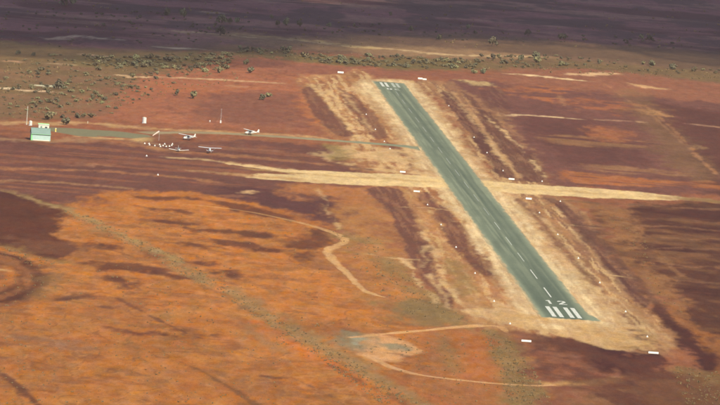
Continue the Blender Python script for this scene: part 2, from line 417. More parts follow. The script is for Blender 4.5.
poly((158, 118, 66), [(444, 262), (456, 262), (474, 290), (470, 302), (456, 290)], a=.7, soft=3, warp=4)
for pts, w, a in [([(312, 84), (326, 98), (345, 120), (366, 146)], 2.6, .9), ([(322, 84), (340, 104), (360, 130)], 1.8, .8), ([(334, 84), (352, 104), (372, 132)], 1.2, .6),
                  ([(424, 232), (436, 258), (452, 288), (468, 312)], 1.4, .75), ([(404, 258), (418, 280), (434, 304)], 1.1, .8), ([(418, 246), (430, 268), (440, 290), (450, 310)], 1.2, .6),
                  ([(366, 254), (404, 259), (434, 260)], 2.2, .5), ([(402, 207), (430, 208), (446, 210)], 2.2, .6), ([(318, 188), (328, 210), (340, 232)], 1.0, .5)]:
    line(T, pts, w, a=a, soft=1.6, warp=2.4)
# right bands
poly((186, 128, 80), [(415, 82), (446, 82), (476, 96), (500, 116), (545, 178), (600, 232), (652, 300), (680, 336), (640, 355), (590, 320), (500, 188), (440, 104)], a=.85, soft=5, warp=6)
poly((150, 92, 62), [(415, 82), (446, 82), (476, 96), (500, 116), (545, 178), (600, 232), (652, 300), (670, 336), (640, 355), (590, 320), (500, 188), (440, 104)], a=.8, soft=5, warp=6, gate=RWG(2.6, 60, .49, .07, 115))
poly(T, [(418, 82), (446, 86), (476, 108), (545, 186), (592, 244), (650, 312), (650, 345), (600, 330), (500, 190), (440, 104)], a=.7, soft=4, warp=6, gate=RWG(2.2, 50, .58, .06, 116))
for pp, a in [
    ([(440, 92), (450, 92), (462, 104), (480, 126), (500, 154), (516, 176), (498, 176), (484, 154), (466, 130), (452, 112)], .9),
    ([(474, 108), (490, 114), (506, 130), (524, 148), (546, 178), (520, 180), (508, 160), (492, 140)], .8),
    ([(462, 92), (474, 98), (484, 108), (474, 106)], .7),
    ([(500, 88), (480, 92), (486, 106), (500, 112), (512, 108)], .5),
    ([(513, 196), (520, 202), (534, 216), (548, 234), (564, 252), (580, 270), (596, 288), (590, 286), (570, 266), (552, 246), (534, 226), (520, 208)], .7),
    ([(546, 199), (558, 200), (572, 212), (590, 232), (604, 250), (618, 270), (640, 290), (652, 306), (640, 306), (618, 284), (600, 262), (582, 236), (564, 214)], .85),
    ([(606, 262), (620, 270), (642, 300), (636, 304), (618, 286)], .6),
]:
    poly((112, 62, 52), pp, a=min(1, a * 1.08), soft=1.0, warp=1.8)
    poly((168, 112, 76), pp, a=.5 * a, soft=1.4, warp=2.4, gate=RWG(1.6, 40, .55, .08, 117))
for pts, w, a, c in [([(452, 92), (470, 112), (492, 142), (520, 178)], 2.6, .85, TD), ([(440, 86), (462, 108), (488, 140), (506, 164)], 1.4, .5, T), ([(484, 116), (504, 132), (527, 153)], 1.2, .85, T), ([(531, 160), (538, 167), (545, 177)], 1.2, .85, T),
                     ([(568, 204), (582, 212), (592, 226)], 1.2, .8, TD), ([(600, 236), (616, 255), (632, 274)], 1.2, .8, TD), ([(566, 224), (580, 226), (596, 228)], 2.4, .8, T),
                     ([(610, 275), (626, 277), (640, 280)], 2.4, .8, T), ([(574, 234), (592, 254), (616, 282), (632, 300)], 1.4, .5, TD), ([(540, 218), (560, 240), (590, 274)], 2.0, .6, T),
                     ([(604, 282), (640, 318), (668, 346)], 3, .6, TD)]:
    line(c, pts, w, a=a, soft=1.4, warp=1.2)
# right plain below the cross strip: streaky stony ground
poly((104, 58, 44), [(640, 204), (720, 204), (900, 215), (900, 400), (720, 372), (690, 330), (640, 282), (600, 230), (590, 212)], soft=6, warp=8)
poly((138, 82, 48), [(590, 200), (720, 204), (900, 215), (900, 380), (720, 360), (690, 330), (640, 280)], a=.75, soft=6, gate=(26, 30, .57, .09, 91))
poly((84, 46, 40), [(600, 210), (900, 215), (900, 380), (720, 360), (690, 330), (640, 280)], a=.6, soft=6, gate=(40, 26, .55, .08, 93))
poly((162, 98, 54), [(575, 202), (600, 204), (630, 212), (640, 230), (632, 245), (650, 270), (672, 292), (700, 330), (680, 330), (650, 300), (630, 270), (606, 240), (588, 220)], a=.9, soft=5, warp=7, gate=(14, 24, .34, .12, 95))
poly((172, 96, 44), [(655, 305), (680, 312), (720, 340), (780, 380), (780, 400), (720, 370), (690, 345), (668, 325)], a=.8, soft=6, warp=6)
for pts, w in [([(596, 205), (660, 206), (720, 209)], 4), ([(640, 225), (680, 227), (725, 232)], 4), ([(636, 247), (680, 248), (725, 250)], 4), ([(650, 236), (680, 238), (725, 240)], 3), ([(668, 280), (700, 282), (725, 283)], 4), ([(660, 262), (690, 266), (725, 266)], 4)]:
    line((170, 112, 72), pts, w, a=.4, soft=4, warp=5)
line((170, 110, 66), [(625, 222), (650, 246), (680, 276)], 1.5, a=.5, soft=2)
# --- lower right: red and dark stony ground
poly((146, 76, 52), [(500, 328), (560, 338), (612, 348), (650, 354), (672, 380), (660, 420), (560, 440), (540, 400), (528, 360)], a=.9, soft=5, warp=5)
poly((128, 70, 46), [(520, 332), (570, 342), (612, 348), (610, 360), (570, 356), (530, 346)], a=.6, soft=5, warp=5, gate=(30, 12, .45, .1, 97))
poly((112, 60, 46), [(530, 333), (580, 343), (612, 347), (640, 362), (640, 378), (606, 372), (570, 354)], a=.75, soft=6, warp=8)
poly((78, 40, 33), [(590, 343), (625, 347), (652, 352), (664, 364), (676, 380), (664, 389), (638, 384), (608, 370), (592, 356)], a=.9, soft=5, warp=9)
poly((150, 92, 52), [(600, 380), (690, 376), (700, 420), (580, 430)], a=.6, soft=8, warp=8)
line((212, 158, 92), [(545, 384), (580, 383), (604, 381), (622, 378)], [4, 8, 10, 4], a=.8, soft=4, warp=3)
poly((108, 56, 42), [(620, 356), (672, 372), (700, 376), (730, 384), (760, 420), (660, 420), (630, 392)], a=.6, soft=9, warp=10)
poly((108, 56, 44), [(535, 336), (600, 348), (660, 360), (690, 392), (660, 410), (590, 392), (545, 362)], a=.8, soft=8, warp=10, gate=(14, 20, .4, .12, 151))
poly((112, 62, 48), [(130, 72), (300, 62), (310, 125), (110, 120)], a=.4, soft=8, gate=(16, 60, .95, .04, 166, 'ridge', -.05))
# --- sand round the runway
SHL = [(352, 84), (372, 79), (412, 80.5), (424, 90), (441, 110), (460, 136), (488, 172), (504, 186), (526, 206), (549, 238), (580, 274), (612, 304), (642, 336), (640, 350), (612, 349), (580, 341), (545, 332), (510, 324), (484, 318), (466, 310), (496, 306), (502, 292), (487, 258), (462, 222), (440, 194), (424, 182), (418, 170), (406, 152), (392, 132), (376, 112), (362, 98)]
poly((220, 176, 122), SHL, a=.95, soft=2.4, warp=2.6)
poly((242, 208, 156), [(358, 85), (374, 80), (408, 81.5), (418, 90), (436, 112), (456, 140), (482, 174), (500, 192), (520, 212), (544, 244), (570, 276), (600, 306), (616, 326), (600, 334), (560, 330), (530, 322), (508, 298), (490, 262), (466, 226), (444, 196), (422, 164), (398, 130), (380, 108)], a=.92, soft=2.5, warp=2.5, gate=(5.0, 40, .27, .16, 141))
poly((184, 124, 82), SHL, a=.28, soft=2.4, warp=2.6, gate=RWG(2.2, 70, .56, .08, 142))
poly((218, 170, 112), [(470, 306), (540, 318), (600, 324), (640, 342), (600, 346), (540, 330), (500, 322)], a=.7, soft=4, warp=5, gate=(14, 14, .4, .14, 98))
poly((190, 132, 80), [(600, 318), (634, 330), (640, 346), (620, 348), (606, 334)], a=.5, soft=3, warp=5, gate=FINE(.5, 33))
poly((100, 62, 50), [(628, 330), (640, 336), (650, 350), (638, 350), (626, 344)], a=.7, soft=2, warp=5, gate=FINE(.47, 35))
poly((84, 44, 34), [(652, 304), (672, 314), (690, 330), (712, 352), (722, 372), (704, 370), (686, 354), (674, 342), (666, 326)], a=.92, soft=3, warp=5)
poly((196, 118, 66), [(474, 276), (490, 280), (508, 306), (496, 304)], a=.6, soft=3, warp=4)
poly((190, 136, 84), [(352, 83), (410, 80), (470, 136), (560, 238), (644, 336), (640, 350), (545, 332), (466, 310), (476, 258), (420, 182), (374, 112)], a=.4, soft=3, warp=4, gate=RWG(1.6, 40, .56, .09, 118))
poly((206, 154, 92), [(480, 300), (545, 318), (600, 324), (644, 336), (640, 350), (545, 332), (466, 310)], a=.6, soft=3, warp=4, gate=(9, 12, .5, .1, 119))
line((128, 70, 52), [(517, 199), (532, 214), (548, 232), (566, 252), (582, 270), (596, 286)], [2.6, 2.2, 2.4, 2.8, 2.2, 1.2], a=.75, soft=1.2, warp=1.2)
line((126, 74, 58), [(560, 202), (578, 218), (598, 242), (618, 266), (640, 292)], [3, 3.5, 4, 4, 3], a=.65, soft=1.5, warp=1.6)
line((108, 62, 52), [(604, 240), (622, 262), (648, 294), (668, 318)], [2, 3, 4, 4], a=.65, soft=1.5, warp=1.6)
# cross strip of graded sand
poly((240, 202, 142), [(225, 163), (260, 166.5), (300, 170), (360, 172.5), (430, 176), (500, 182.5), (560, 186), (610, 189.5), (655, 193.5), (682, 197), (690, 199), (670, 200), (620, 198.5), (560, 196), (505, 192.5), (430, 187), (380, 186), (330, 183.5), (285, 181), (250, 178), (262, 174), (300, 175), (270, 170), (235, 165)], a=.96, soft=2.0, warp=2.0)
line((190, 146, 94), [(655, 196), (690, 199), (720, 202), (750, 204)], [12, 14, 10, 6], a=.6, soft=6, warp=5)
line(T, [(172, 158), (205, 160), (240, 164), (290, 170)], [3, 6, 8, 8], a=.75, soft=4, warp=3)
line((206, 152, 96), [(185, 170), (220, 173), (260, 177), (300, 180)], [3, 8, 9, 8], a=.75, soft=5, warp=3)
line((120, 70, 54), [(235, 168), (270, 171.5), (310, 174)], [2, 5, 2], a=.6, soft=3, warp=2)
line((150, 110, 62), [(690, 199), (720, 202), (760, 206)], 10, a=.8, soft=6, warp=4)
line((130, 88, 60), [(545, 200), (600, 203), (660, 206)], 4, a=.7, soft=4, warp=3)
line((120, 70, 50), [(505, 180), (545, 182), (590, 185)], 3, a=.7, soft=2, warp=1)
line((204, 156, 90), [(240, 168), (330, 176), (440, 182)], 4, a=.6, soft=4, warp=2)
line((198, 150, 86), [(500, 188), (580, 192), (660, 198)], 4, a=.5, soft=4, warp=2)
poly(T, [(320, 152), (345, 147), (380, 148), (412, 152), (426, 172), (380, 172), (350, 166), (330, 160)], a=.75, soft=4, warp=7, gate=(10, 22, .4, .12, 105))
line((128, 72, 54), [(290, 157), (330, 163), (372, 170)], 5, a=.85, soft=3, warp=2)
poly((146, 120, 62), [(328, 146), (348, 146), (345, 160), (330, 158)], a=.6, soft=4, warp=6)
# dusty verges of the taxiway and yard
line((212, 160, 104), [(-40, 121), (20, 123), (90, 123), (140, 128), (200, 131), (260, 134), (330, 139)], [14, 14, 14, 13, 9, 9, 9], a=.85, soft=6, warp=5)
line((176, 126, 84), [(-40, 136), (20, 140), (60, 141), (100, 139), (130, 141), (160, 145)], [10, 10, 14, 10, 7, 4], a=.75, soft=6, warp=5)
line((128, 70, 52), [(-40, 130), (10, 131), (30, 132)], 14, a=.7, soft=5, warp=5)
line((224, 170, 110), [(88, 137), (110, 138.5), (130, 139.5)], 6, a=.8, soft=4, warp=2)
poly((150, 84, 54), [(148, 134), (168, 134), (178, 138), (172, 142), (152, 142), (146, 138)], a=.9, soft=3, warp=3)
poly((214, 176, 112), [(140, 135), (150, 135), (150, 141), (140, 141)], a=.7, soft=3, warp=3)
# bare junction with claypans
poly((222, 160, 104), [(352, 333), (380, 333), (404, 340), (420, 352), (412, 356), (390, 362), (375, 362), (360, 354), (350, 345)], a=.9, soft=3, warp=4)
poly((146, 130, 98), [(334, 332), (352, 331), (366, 337), (368, 348), (352, 351), (340, 344)], a=.85, soft=4, warp=5)
poly((176, 172, 142), [(346, 336), (364, 338), (360, 345)], a=.7, soft=2.5, warp=4)
poly((154, 138, 106), [(378, 343), (392, 343), (405, 349), (398, 352), (382, 349)], a=.9, soft=2.5, warp=3)
line((128, 76, 48), [(386, 353), (398, 354), (408, 357)], 3, a=.7, soft=2, warp=1)

# ------------------------------------------------------------------ materials
MATS = {}


def nodes_of(name):
    mt = bpy.data.materials.new(name)
    mt.use_nodes = True
    n = mt.node_tree
    b = n.nodes['Principled BSDF']
    MATS[name] = mt
    return mt, n, b


def noise_node(n, scale, detail=4, rough=0.6, coord=None, stretch=None):
    tc = n.nodes.new('ShaderNodeNewGeometry')
    src = tc.outputs['Position']
    if stretch:
        mp = n.nodes.new('ShaderNodeMapping')
        mp.inputs['Scale'].default_value = stretch
        n.links.new(src, mp.inputs[0])
        src = mp.outputs[0]
    tx = n.nodes.new('ShaderNodeTexNoise')
    tx.inputs['Scale'].default_value = scale
    tx.inputs['Detail'].default_value = detail
    tx.inputs['Roughness'].default_value = rough
    n.links.new(src, tx.inputs['Vector'])
    return tx.outputs['Fac']


def mrange(n, src, a, b, lo, hi):
    r = n.nodes.new('ShaderNodeMapRange')
    r.inputs[1].default_value = a; r.inputs[2].default_value = b
    r.inputs[3].default_value = lo; r.inputs[4].default_value = hi
    n.links.new(src, r.inputs[0])
    return r.outputs[0]


def mul(n, a, b):
    q = n.nodes.new('ShaderNodeMath'); q.operation = 'MULTIPLY'
    n.links.new(a, q.inputs[0]); n.links.new(b, q.inputs[1])
    return q.outputs[0]


ST = (1.0, 0.3, 1.0)        # soil mottling is drawn out down the slope of the plain


def soil_material(name, amp=1.0, rough=0.95, bump=0.35):
    mt, n, b = nodes_of(name)
    at = n.nodes.new('ShaderNodeVertexColor'); at.layer_name = 'soil'
    f1 = mrange(n, noise_node(n, 0.75, 5, 0.65, stretch=ST), .25, .75, 1 - .17 * amp, 1 + .17 * amp)
    f2 = mrange(n, noise_node(n, 0.2, 5, 0.6, stretch=ST), .25, .75, 1 - .22 * amp, 1 + .22 * amp)
    f3 = mrange(n, noise_node(n, 0.045, 4, 0.55, stretch=ST), .3, .7, 1 - .14 * amp, 1 + .14 * amp)
    f0 = mrange(n, noise_node(n, 2.1, 3, 0.7, stretch=(1, .45, 1)), .25, .75, 1 - .24 * amp, 1 + .24 * amp)
    f = mul(n, mul(n, mul(n, f1, f2), f3), f0)
    hs = n.nodes.new('ShaderNodeHueSaturation')
    hv = mrange(n, noise_node(n, 0.14, 5, 0.7, stretch=ST), .25, .75, .5 - .006 * amp, .5 + .008 * amp)
    sv = mrange(n, noise_node(n, 0.3, 4, 0.6, stretch=ST), .25, .75, 1 - .1 * amp, 1 + .06 * amp)
    n.links.new(hv, hs.inputs['Hue']); n.links.new(sv, hs.inputs['Saturation']); n.links.new(f, hs.inputs['Value'])
    n.links.new(at.outputs['Color'], hs.inputs['Color'])
    n.links.new(hs.outputs[0], b.inputs['Base Color'])
    b.inputs['Roughness'].default_value = rough
    b.inputs['Specular IOR Level'].default_value = 0.1
    bp = n.nodes.new('ShaderNodeBump')
    bp.inputs['Strength'].default_value = bump
    bp.inputs['Distance'].default_value = 0.5
    n.links.new(noise_node(n, 0.8, 4, 0.6), bp.inputs['Height'])
    n.links.new(bp.outputs[0], b.inputs['Normal'])
    return mt


SOIL = soil_material('soil')
PAVE = soil_material('bitumen_seal', amp=0.38, rough=0.9, bump=0.08)


def flat(name, rgb, rough=0.6, var=0.12, scale=2.0, metal=0.0, spec=0.3):
    mt, n, b = nodes_of(name)
    hs = n.nodes.new('ShaderNodeHueSaturation')
    hs.inputs['Color'].default_value = (*rgb, 1)
    n.links.new(mrange(n, noise_node(n, scale, 4, 0.6), .3, .7, 1 - var, 1 + var), hs.inputs['Value'])
    n.links.new(hs.outputs[0], b.inputs['Base Color'])
    b.inputs['Roughness'].default_value = rough
    b.inputs['Metallic'].default_value = metal
    b.inputs['Specular IOR Level'].default_value = spec
    return mt


WHITE = flat('white_paint', (.60, .58, .52), .5, .05, 1.5)
CREAM = flat('cream_paint', (.62, .62, .50), .6, .06)
MARK = flat('worn_white_marking', (.49, .48, .40), .8, .32, 1.2)
WORN = flat('faded_marking', (.33, .34, .27), .85, .3, 1.0)
FAINT = flat('nearly_gone_marking', (.225, .235, .19), .85, .25, 1.0)
ROOFG = flat('green_roof_sheet', (.19, .27, .225), .55, .08, .8)
WALLG = flat('pale_green_wall_sheet', (.40, .54, .48), .55, .06, .8)
TRIMG = flat('green_trim', (.22, .55, .22), .5, .05)
DARK = flat('interior_shade_paint', (.02, .02, .02), .9, .1)  # near-black colour stands in for shade inside the shed
STEEL = flat('galvanised_steel', (.45, .45, .43), .45, .08, 3, .3)
GLASS = flat('cockpit_glass', (.05, .07, .09), .12, .05, 1, 0, .6)
RUBBER = flat('tyre_rubber', (.025, .025, .025), .8, .1)
YELL = flat('yellow_paint', (.75, .55, .12), .5, .06)
SOCK = flat('windsock_cloth', (.80, .62, .50), .8, .08)
BLUE = flat('blue_stripe_paint', (.12, .22, .36), .4, .05)
GREYP = flat('light_grey_paint', (.55, .56, .55), .4, .05)
WOOD = flat('shrub_stem', (.12, .08, .055), .9, .15)


def leaf_mat(name, rgb):
    mt, n, b = nodes_of(name)
    oi = n.nodes.new('ShaderNodeObjectInfo')
    hs = n.nodes.new('ShaderNodeHueSaturation')
    hs.inputs['Color'].default_value = (*rgb, 1)
    v1 = mrange(n, noise_node(n, 1.1, 3, 0.6), .3, .7, .75, 1.3)
    v2 = mrange(n, oi.outputs['Random'], 0, 1, .72, 1.3)
    n.links.new(mul(n, v1, v2), hs.inputs['Value'])
    n.links.new(mrange(n, oi.outputs['Random'], 0, 1, .475, .52), hs.inputs['Hue'])
    n.links.new(hs.outputs[0], b.inputs['Base Color'])
    b.inputs['Roughness'].default_value = 0.85
    b.inputs['Specular IOR Level'].default_value = 0.15
    return mt


LEAF = leaf_mat('saltbush_leaf', (.20, .172, .085))
LEAFD = leaf_mat('mulga_leaf', (.14, .125, .072))
TUFT = leaf_mat('dry_tussock_blade', (.20, .14, .066))


# ------------------------------------------------------------------ object helpers
def tag(o, label=None, cat=None, group=None, kind=None):
    if label: o['label'] = label
    if cat: o['category'] = cat
    if group: o['group'] = group
    if kind: o['kind'] = kind
    return o


def link(o, parent=None):
    COL.objects.link(o)
    if parent is not None:
        o.parent = parent
    return o


def mesh_obj(name, verts, faces, mat, parent=None, smooth=False):
    me = bpy.data.meshes.new(name)
    me.from_pydata([tuple(v) for v in verts], [], faces)
    me.update()
    mats = mat if isinstance(mat, (list, tuple)) else [mat]
    for q in mats:
        me.materials.append(q)
    if smooth:
        me.polygons.foreach_set('use_smooth', [True] * len(me.polygons))
    return link(bpy.data.objects.new(name, me), parent)


def bm_obj(name, bm, mat, parent=None, smooth=False, bevel=0.0):
    if bevel:
        bmesh.ops.bevel(bm, geom=list(bm.edges), offset=bevel, segments=1, affect='EDGES')
    bmesh.ops.recalc_face_normals(bm, faces=list(bm.faces))
    me = bpy.data.meshes.new(name)
    bm.to_mesh(me); bm.free()
    me.materials.append(mat)
    if smooth:
        me.polygons.foreach_set('use_smooth', [True] * len(me.polygons))
    return link(bpy.data.objects.new(name, me), parent)


def empty(name, loc, rz=0.0):
    o = bpy.data.objects.new(name, None)
    o.empty_display_size = 0.5
    o.location = loc
    o.rotation_euler = (0, 0, rz)
    return link(o)


def add_box(bm, c, s, rot=None):
    mt = Matrix.Translation(Vector(c)) @ (rot.to_4x4() if rot else Matrix.Identity(4)) @ Matrix.Diagonal((*s, 1))
    return bmesh.ops.create_cube(bm, size=1.0, matrix=mt)['verts']


def add_tube(bm, a, b, r0, r1=None, seg=8):
    a = Vector(a); b = Vector(b)
    r1 = r0 if r1 is None else r1
    d = b - a
    mt = Matrix.Translation((a + b) / 2) @ d.to_track_quat('Z', 'Y').to_matrix().to_4x4()
    bmesh.ops.create_cone(bm, cap_ends=True, segments=seg, radius1=r0, radius2=max(r1, 1e-4), depth=d.length, matrix=mt)


def loft(bm, rings, cap=True):
    rs = [[bm.verts.new(p) for p in r] for r in rings]
    n = len(rs[0])
    for a, b in zip(rs[:-1], rs[1:]):
        for i in range(n):
            bm.faces.new((a[i], a[(i + 1) % n], b[(i + 1) % n], b[i]))
    if cap:
        bm.faces.new(rs[0][::-1]); bm.faces.new(rs[-1])


def copy_tree(o, parent=None):
    c = o.copy()
    COL.objects.link(c)
    c.parent = parent
    for ch in o.children:
        copy_tree(ch, c)
    return c


def set_soil(me, cols):
    a = me.color_attributes.new('soil', 'FLOAT_COLOR', 'POINT')
    buf = np.ones((len(cols), 4), np.float32)
    buf[:, :3] = cols
    a.data.foreach_set('color', buf.ravel())


def grid_mesh(name, X, Y, Z, cols, mat):
    """X, Y, Z arrays (rows, columns) -> one sheet"""
    nr, nc = X.shape
    me = bpy.data.meshes.new(name)
    v = np.stack([X, Y, Z], -1).reshape(-1, 3).astype(np.float32)
    i = np.arange(nr * nc).reshape(nr, nc)
    q = np.stack([i[:-1, :-1], i[:-1, 1:], i[1:, 1:], i[1:, :-1]], -1).reshape(-1, 4).astype(np.int32)
    me.vertices.add(len(v)); me.vertices.foreach_set('co', v.ravel())
    me.loops.add(q.size); me.loops.foreach_set('vertex_index', q.ravel())
    me.polygons.add(len(q)); me.polygons.foreach_set('loop_start', np.arange(0, q.size, 4, dtype=np.int32))
    me.update(calc_edges=True)
    me.materials.append(mat)
    set_soil(me, cols)
    return link(bpy.data.objects.new(name, me))


# ------------------------------------------------------------------ ground
def growing(start, end, first, ratio):
    out = []; p = start; s = first; sgn = 1 if end > start else -1
    while (p - end) * sgn < 0:
        p += s * sgn
        s *= ratio
        out.append(p)
    return out


xi = np.concatenate([np.arange(-125, 125.01, .62)])
xr_ = growing(125, 340, .66, 1.008)
xs = np.concatenate([[-q for q in growing(xr_[-1], 40000, 8, 1.5)][::-1], [-q for q in xr_][::-1], xi, xr_, growing(xr_[-1], 40000, 8, 1.5)])
dep = []
d_ = 1340.0
while d_ < 4300:
    dep.append(d_)
    d_ += 0.66 * d_ * d_ / (F * CAMH)
ys = np.array(dep) - YC
ys = np.concatenate([growing(ys[0], -12000, 10, 1.5)[::-1], ys, growing(ys[-1], 60000, 14, 1.35)])
GX, GY = np.meshgrid(xs, ys)
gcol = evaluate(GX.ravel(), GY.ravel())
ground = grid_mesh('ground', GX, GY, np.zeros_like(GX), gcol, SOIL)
tag(ground, kind='structure')

# ------------------------------------------------------------------ runway frame
L0, L1 = G(373.3, 82.2), G(541.0, 318.0)
R0, R1 = G(403.3, 83.3), G(589.5, 318.0)
RC1 = (L1 + R1) / 2
RC0 = (L0 + R0) / 2
RD_ = (RC0 - RC1) / np.linalg.norm(RC0 - RC1)
RN_ = np.array([RD_[1], -RD_[0]])                       # to the right, seen from the near end
thr = G(568.0, 318.0)
TH = RC1 + RD_ * float((thr - RC1) @ RD_)               # near threshold (foot of the stripes) on the centreline
RLEN = float((G(388.3, 82.6) - TH) @ RD_)
print('runway length', RLEN, 'width', (R1 - L1) @ RN_, (R0 - L0) @ RN_)


def RW(u, v):
    """across (right positive), along (from near threshold) -> world xy"""
    u = np.asarray(u, float); v = np.asarray(v, float)
    return TH[0] + u * RN_[0] + v * RD_[0], TH[1] + u * RN_[1] + v * RD_[1]


# sealed runway
uu = np.linspace(-1, 1, 45)
vv = np.concatenate([np.linspace(-7, 60, 50), np.arange(62, RLEN - 60, 3.0), np.linspace(RLEN - 58, RLEN + 6, 40)])
U, Vv = np.meshgrid(uu, vv)
half = 9.8 + 0.55 * (fbm(Vv / 9, Vv * 0 + 3, 301, 3) - .5)
# the seal flares at the near right corner
hr = half + 3.2 * sstep(26, -6, Vv)
Um = np.where(U < 0, U * (9.9 + .7 * (fbm(Vv / 7, Vv * 0 + 9, 305, 3) - .5)), U * hr)
RX, RY = RW(Um, Vv)
asp = np.empty((U.size, 3))
ua = np.abs(Um).ravel(); uf = Um.ravel(); vf = Vv.ravel()
base = alb((132, 139, 116)); dark = alb((100, 109, 94)); grn = alb((158, 163, 134))
asp[:] = base
w = np.exp(-((uf + 1.9) / 1.1) ** 2) + np.exp(-((uf - 2.3) / 1.3) ** 2) + .6 * np.exp(-((uf - 5.6) / .9) ** 2)
w = w * (0.55 + .7 * fbm(uf / 1.0, vf / 90, 311, 3))
asp += (dark - asp) * np.clip(w, 0, 1)[:, None] * .6
st = fbm(uf / 1.3, vf / 120, 317, 3)
asp += (grn - asp) * (sstep(.5, .75, st) * .7)[:, None]
asp += (dark - asp) * (sstep(230, 20, vf) * sstep(-1, 4, 8 - ua) * .6)[:, None]
asp += (dark - asp) * (sstep(.5, .75, fbm(uf / 3.0, vf / 45, 331, 4)) * .3)[:, None]
asp += (grn - asp) * (sstep(6.0, 8.6, ua) * .6)[:, None]
ed = fbm(uf / 1.6, vf / 7, 321, 4)
endd = np.minimum(vf + 6, RLEN + 5 - vf)
eb = sstep(.9, -1.1, (np.where(uf < 0, 9.6, hr.ravel() + .4) - ua) - 2.0 * ed)
eb = np.maximum(eb, sstep(1.0, -1.5, endd - 5 * ed))
sandc = evaluate(RX.ravel(), RY.ravel())
asp += (sandc - asp) * eb[:, None]
RZ = np.full_like(RX, 0.08)
RZ[0] = RZ[-1] = -0.06
RZ[:, 0] = RZ[:, -1] = -0.06
runway = grid_mesh('runway', RX, RY, RZ, asp, PAVE)
tag(runway, kind='structure')


def rw_rect(name, u0, u1, v0, v1, mat, parent, z=0.11):
    bm = bmesh.new()
    nu = max(1, int((u1 - u0) / .4)); nv = max(2, int((v1 - v0) / 2))
    top = []
    for j in range(nv + 1):
        row = []
        for i in range(nu + 1):
            x, y = RW(u0 + (u1 - u0) * i / nu + random.uniform(-.03, .03), v0 + (v1 - v0) * j / nv)
            row.append(bm.verts.new((float(x), float(y), z)))
        top.append(row)
    for j in range(nv):
        for i in range(nu):
            bm.faces.new((top[j][i], top[j][i + 1], top[j + 1][i + 1], top[j + 1][i]))
    o = bm_obj(name, bm, mat, parent)
    return o


# threshold stripes at both ends, centreline stripes
for c0 in (-4.9, -2.25, 1.55, 4.15):
    rw_rect('threshold_stripe', c0 - .78 + 1.2, c0 + .78 + 1.2, 0.5, 30.5, MARK, runway)
for k, c0 in enumerate((-4.6, -2.0, 1.9, 4.4)):
    rw_rect('threshold_stripe', c0 - .75, c0 + .75, RLEN - 34, RLEN - 3, MARK if k < 2 else WORN, runway)
v0 = 60.0
k = 0
while v0 + 30 < RLEN - 60:
    rw_rect('centreline_stripe', .3 - .06 * (k == 0), .68 + .06 * (k == 0), v0, v0 + 30, MARK if k < 2 else (WORN if k < 5 else FAINT), runway)
    v0 += 58.0
    k += 1

DIG = {   # strokes on a 3 x 9 grid (polygons)
    '1': [[(1.0, 0), (1.9, 0), (1.9, 9), (1.2, 9), (.2, 7.4), (.6, 6.6), (1.0, 7.1)]],
    '2': [[(0, 0), (3, 0), (3, 1.3), (0, 1.3)], [(0, 1.3), (1.1, 1.3), (3, 5.4), (3, 6.6), (1.95, 6.2)],
          [(3, 6.6), (2.85, 7.9), (2.2, 8.8), (1.5, 9), (1.5, 7.8), (1.95, 7.3), (2.0, 6.2)], [(1.5, 9), (.7, 8.8), (.1, 7.9), (0, 6.6), (1.0, 6.5), (1.1, 7.5), (1.5, 7.8)]],
    '3': [[(0, 7.7), (1.7, 7.7), (2.0, 7.2), (3, 7.2), (2.6, 8.6), (1.9, 9), (0, 9)], [(2.0, 7.2), (3, 7.2), (3, 5.9), (2.4, 4.9), (1.9, 5.3), (2.0, 5.9)],
          [(.7, 4.0), (1.7, 4.0), (2.4, 4.9), (1.9, 5.3), (.7, 5.2)], [(1.7, 4.0), (2.4, 4.9), (3, 3.6), (3, 2.0), (2.0, 2.0), (2.0, 3.5)],
          [(2.0, 2.0), (3, 2.0), (2.6, .5), (1.9, 0), (0, 0), (0, 1.3), (1.7, 1.3)]],
    '0': [[(0, 2), (1, 2), (1, 7), (0, 7)], [(2, 2), (3, 2), (3, 7), (2, 7)], [(0, 7), (1, 7), (1.5, 7.8), (1.5, 9), (.8, 8.8)], [(3, 7), (2.2, 8.8), (1.5, 9), (1.5, 7.8), (2, 7)],
          [(0, 2), (.8, .2), (1.5, 0), (1.5, 1.2), (1, 2)], [(3, 2), (2, 2), (1.5, 1.2), (1.5, 0), (2.2, .2)]],
}


def digit(ch, uc, vbase, flip, mat, label):
    bm = bmesh.new()
    for pg in DIG[ch]:
        vs_ = []
        for a, b in pg:
            a = (a - 1.5) * 1.0; b = b * 1.25
            u, v = (uc + a, vbase + b) if not flip else (uc - a, vbase - b)
            x, y = RW(u, v)
            vs_.append(bm.verts.new((float(x), float(y), 0.11)))
        bm.faces.new(vs_)
    o = bm_obj('painted_digit', bm, mat, runway)
    # faces upward
    for p in o.data.polygons:
        if p.normal.z < 0:
            p.flip()
    o['label'] = label
    return o


digit('1', -1.5, 39, False, MARK, 'white painted digit one at the near runway end')
digit('2', 3.0, 39, False, MARK, 'white painted digit two at the near runway end')
digit('3', 2.1, RLEN - 44, True, WORN, 'faded painted digit three at the far runway end')
digit('0', -2.2, RLEN - 44, True, MARK, 'white painted digit zero at the far runway end')


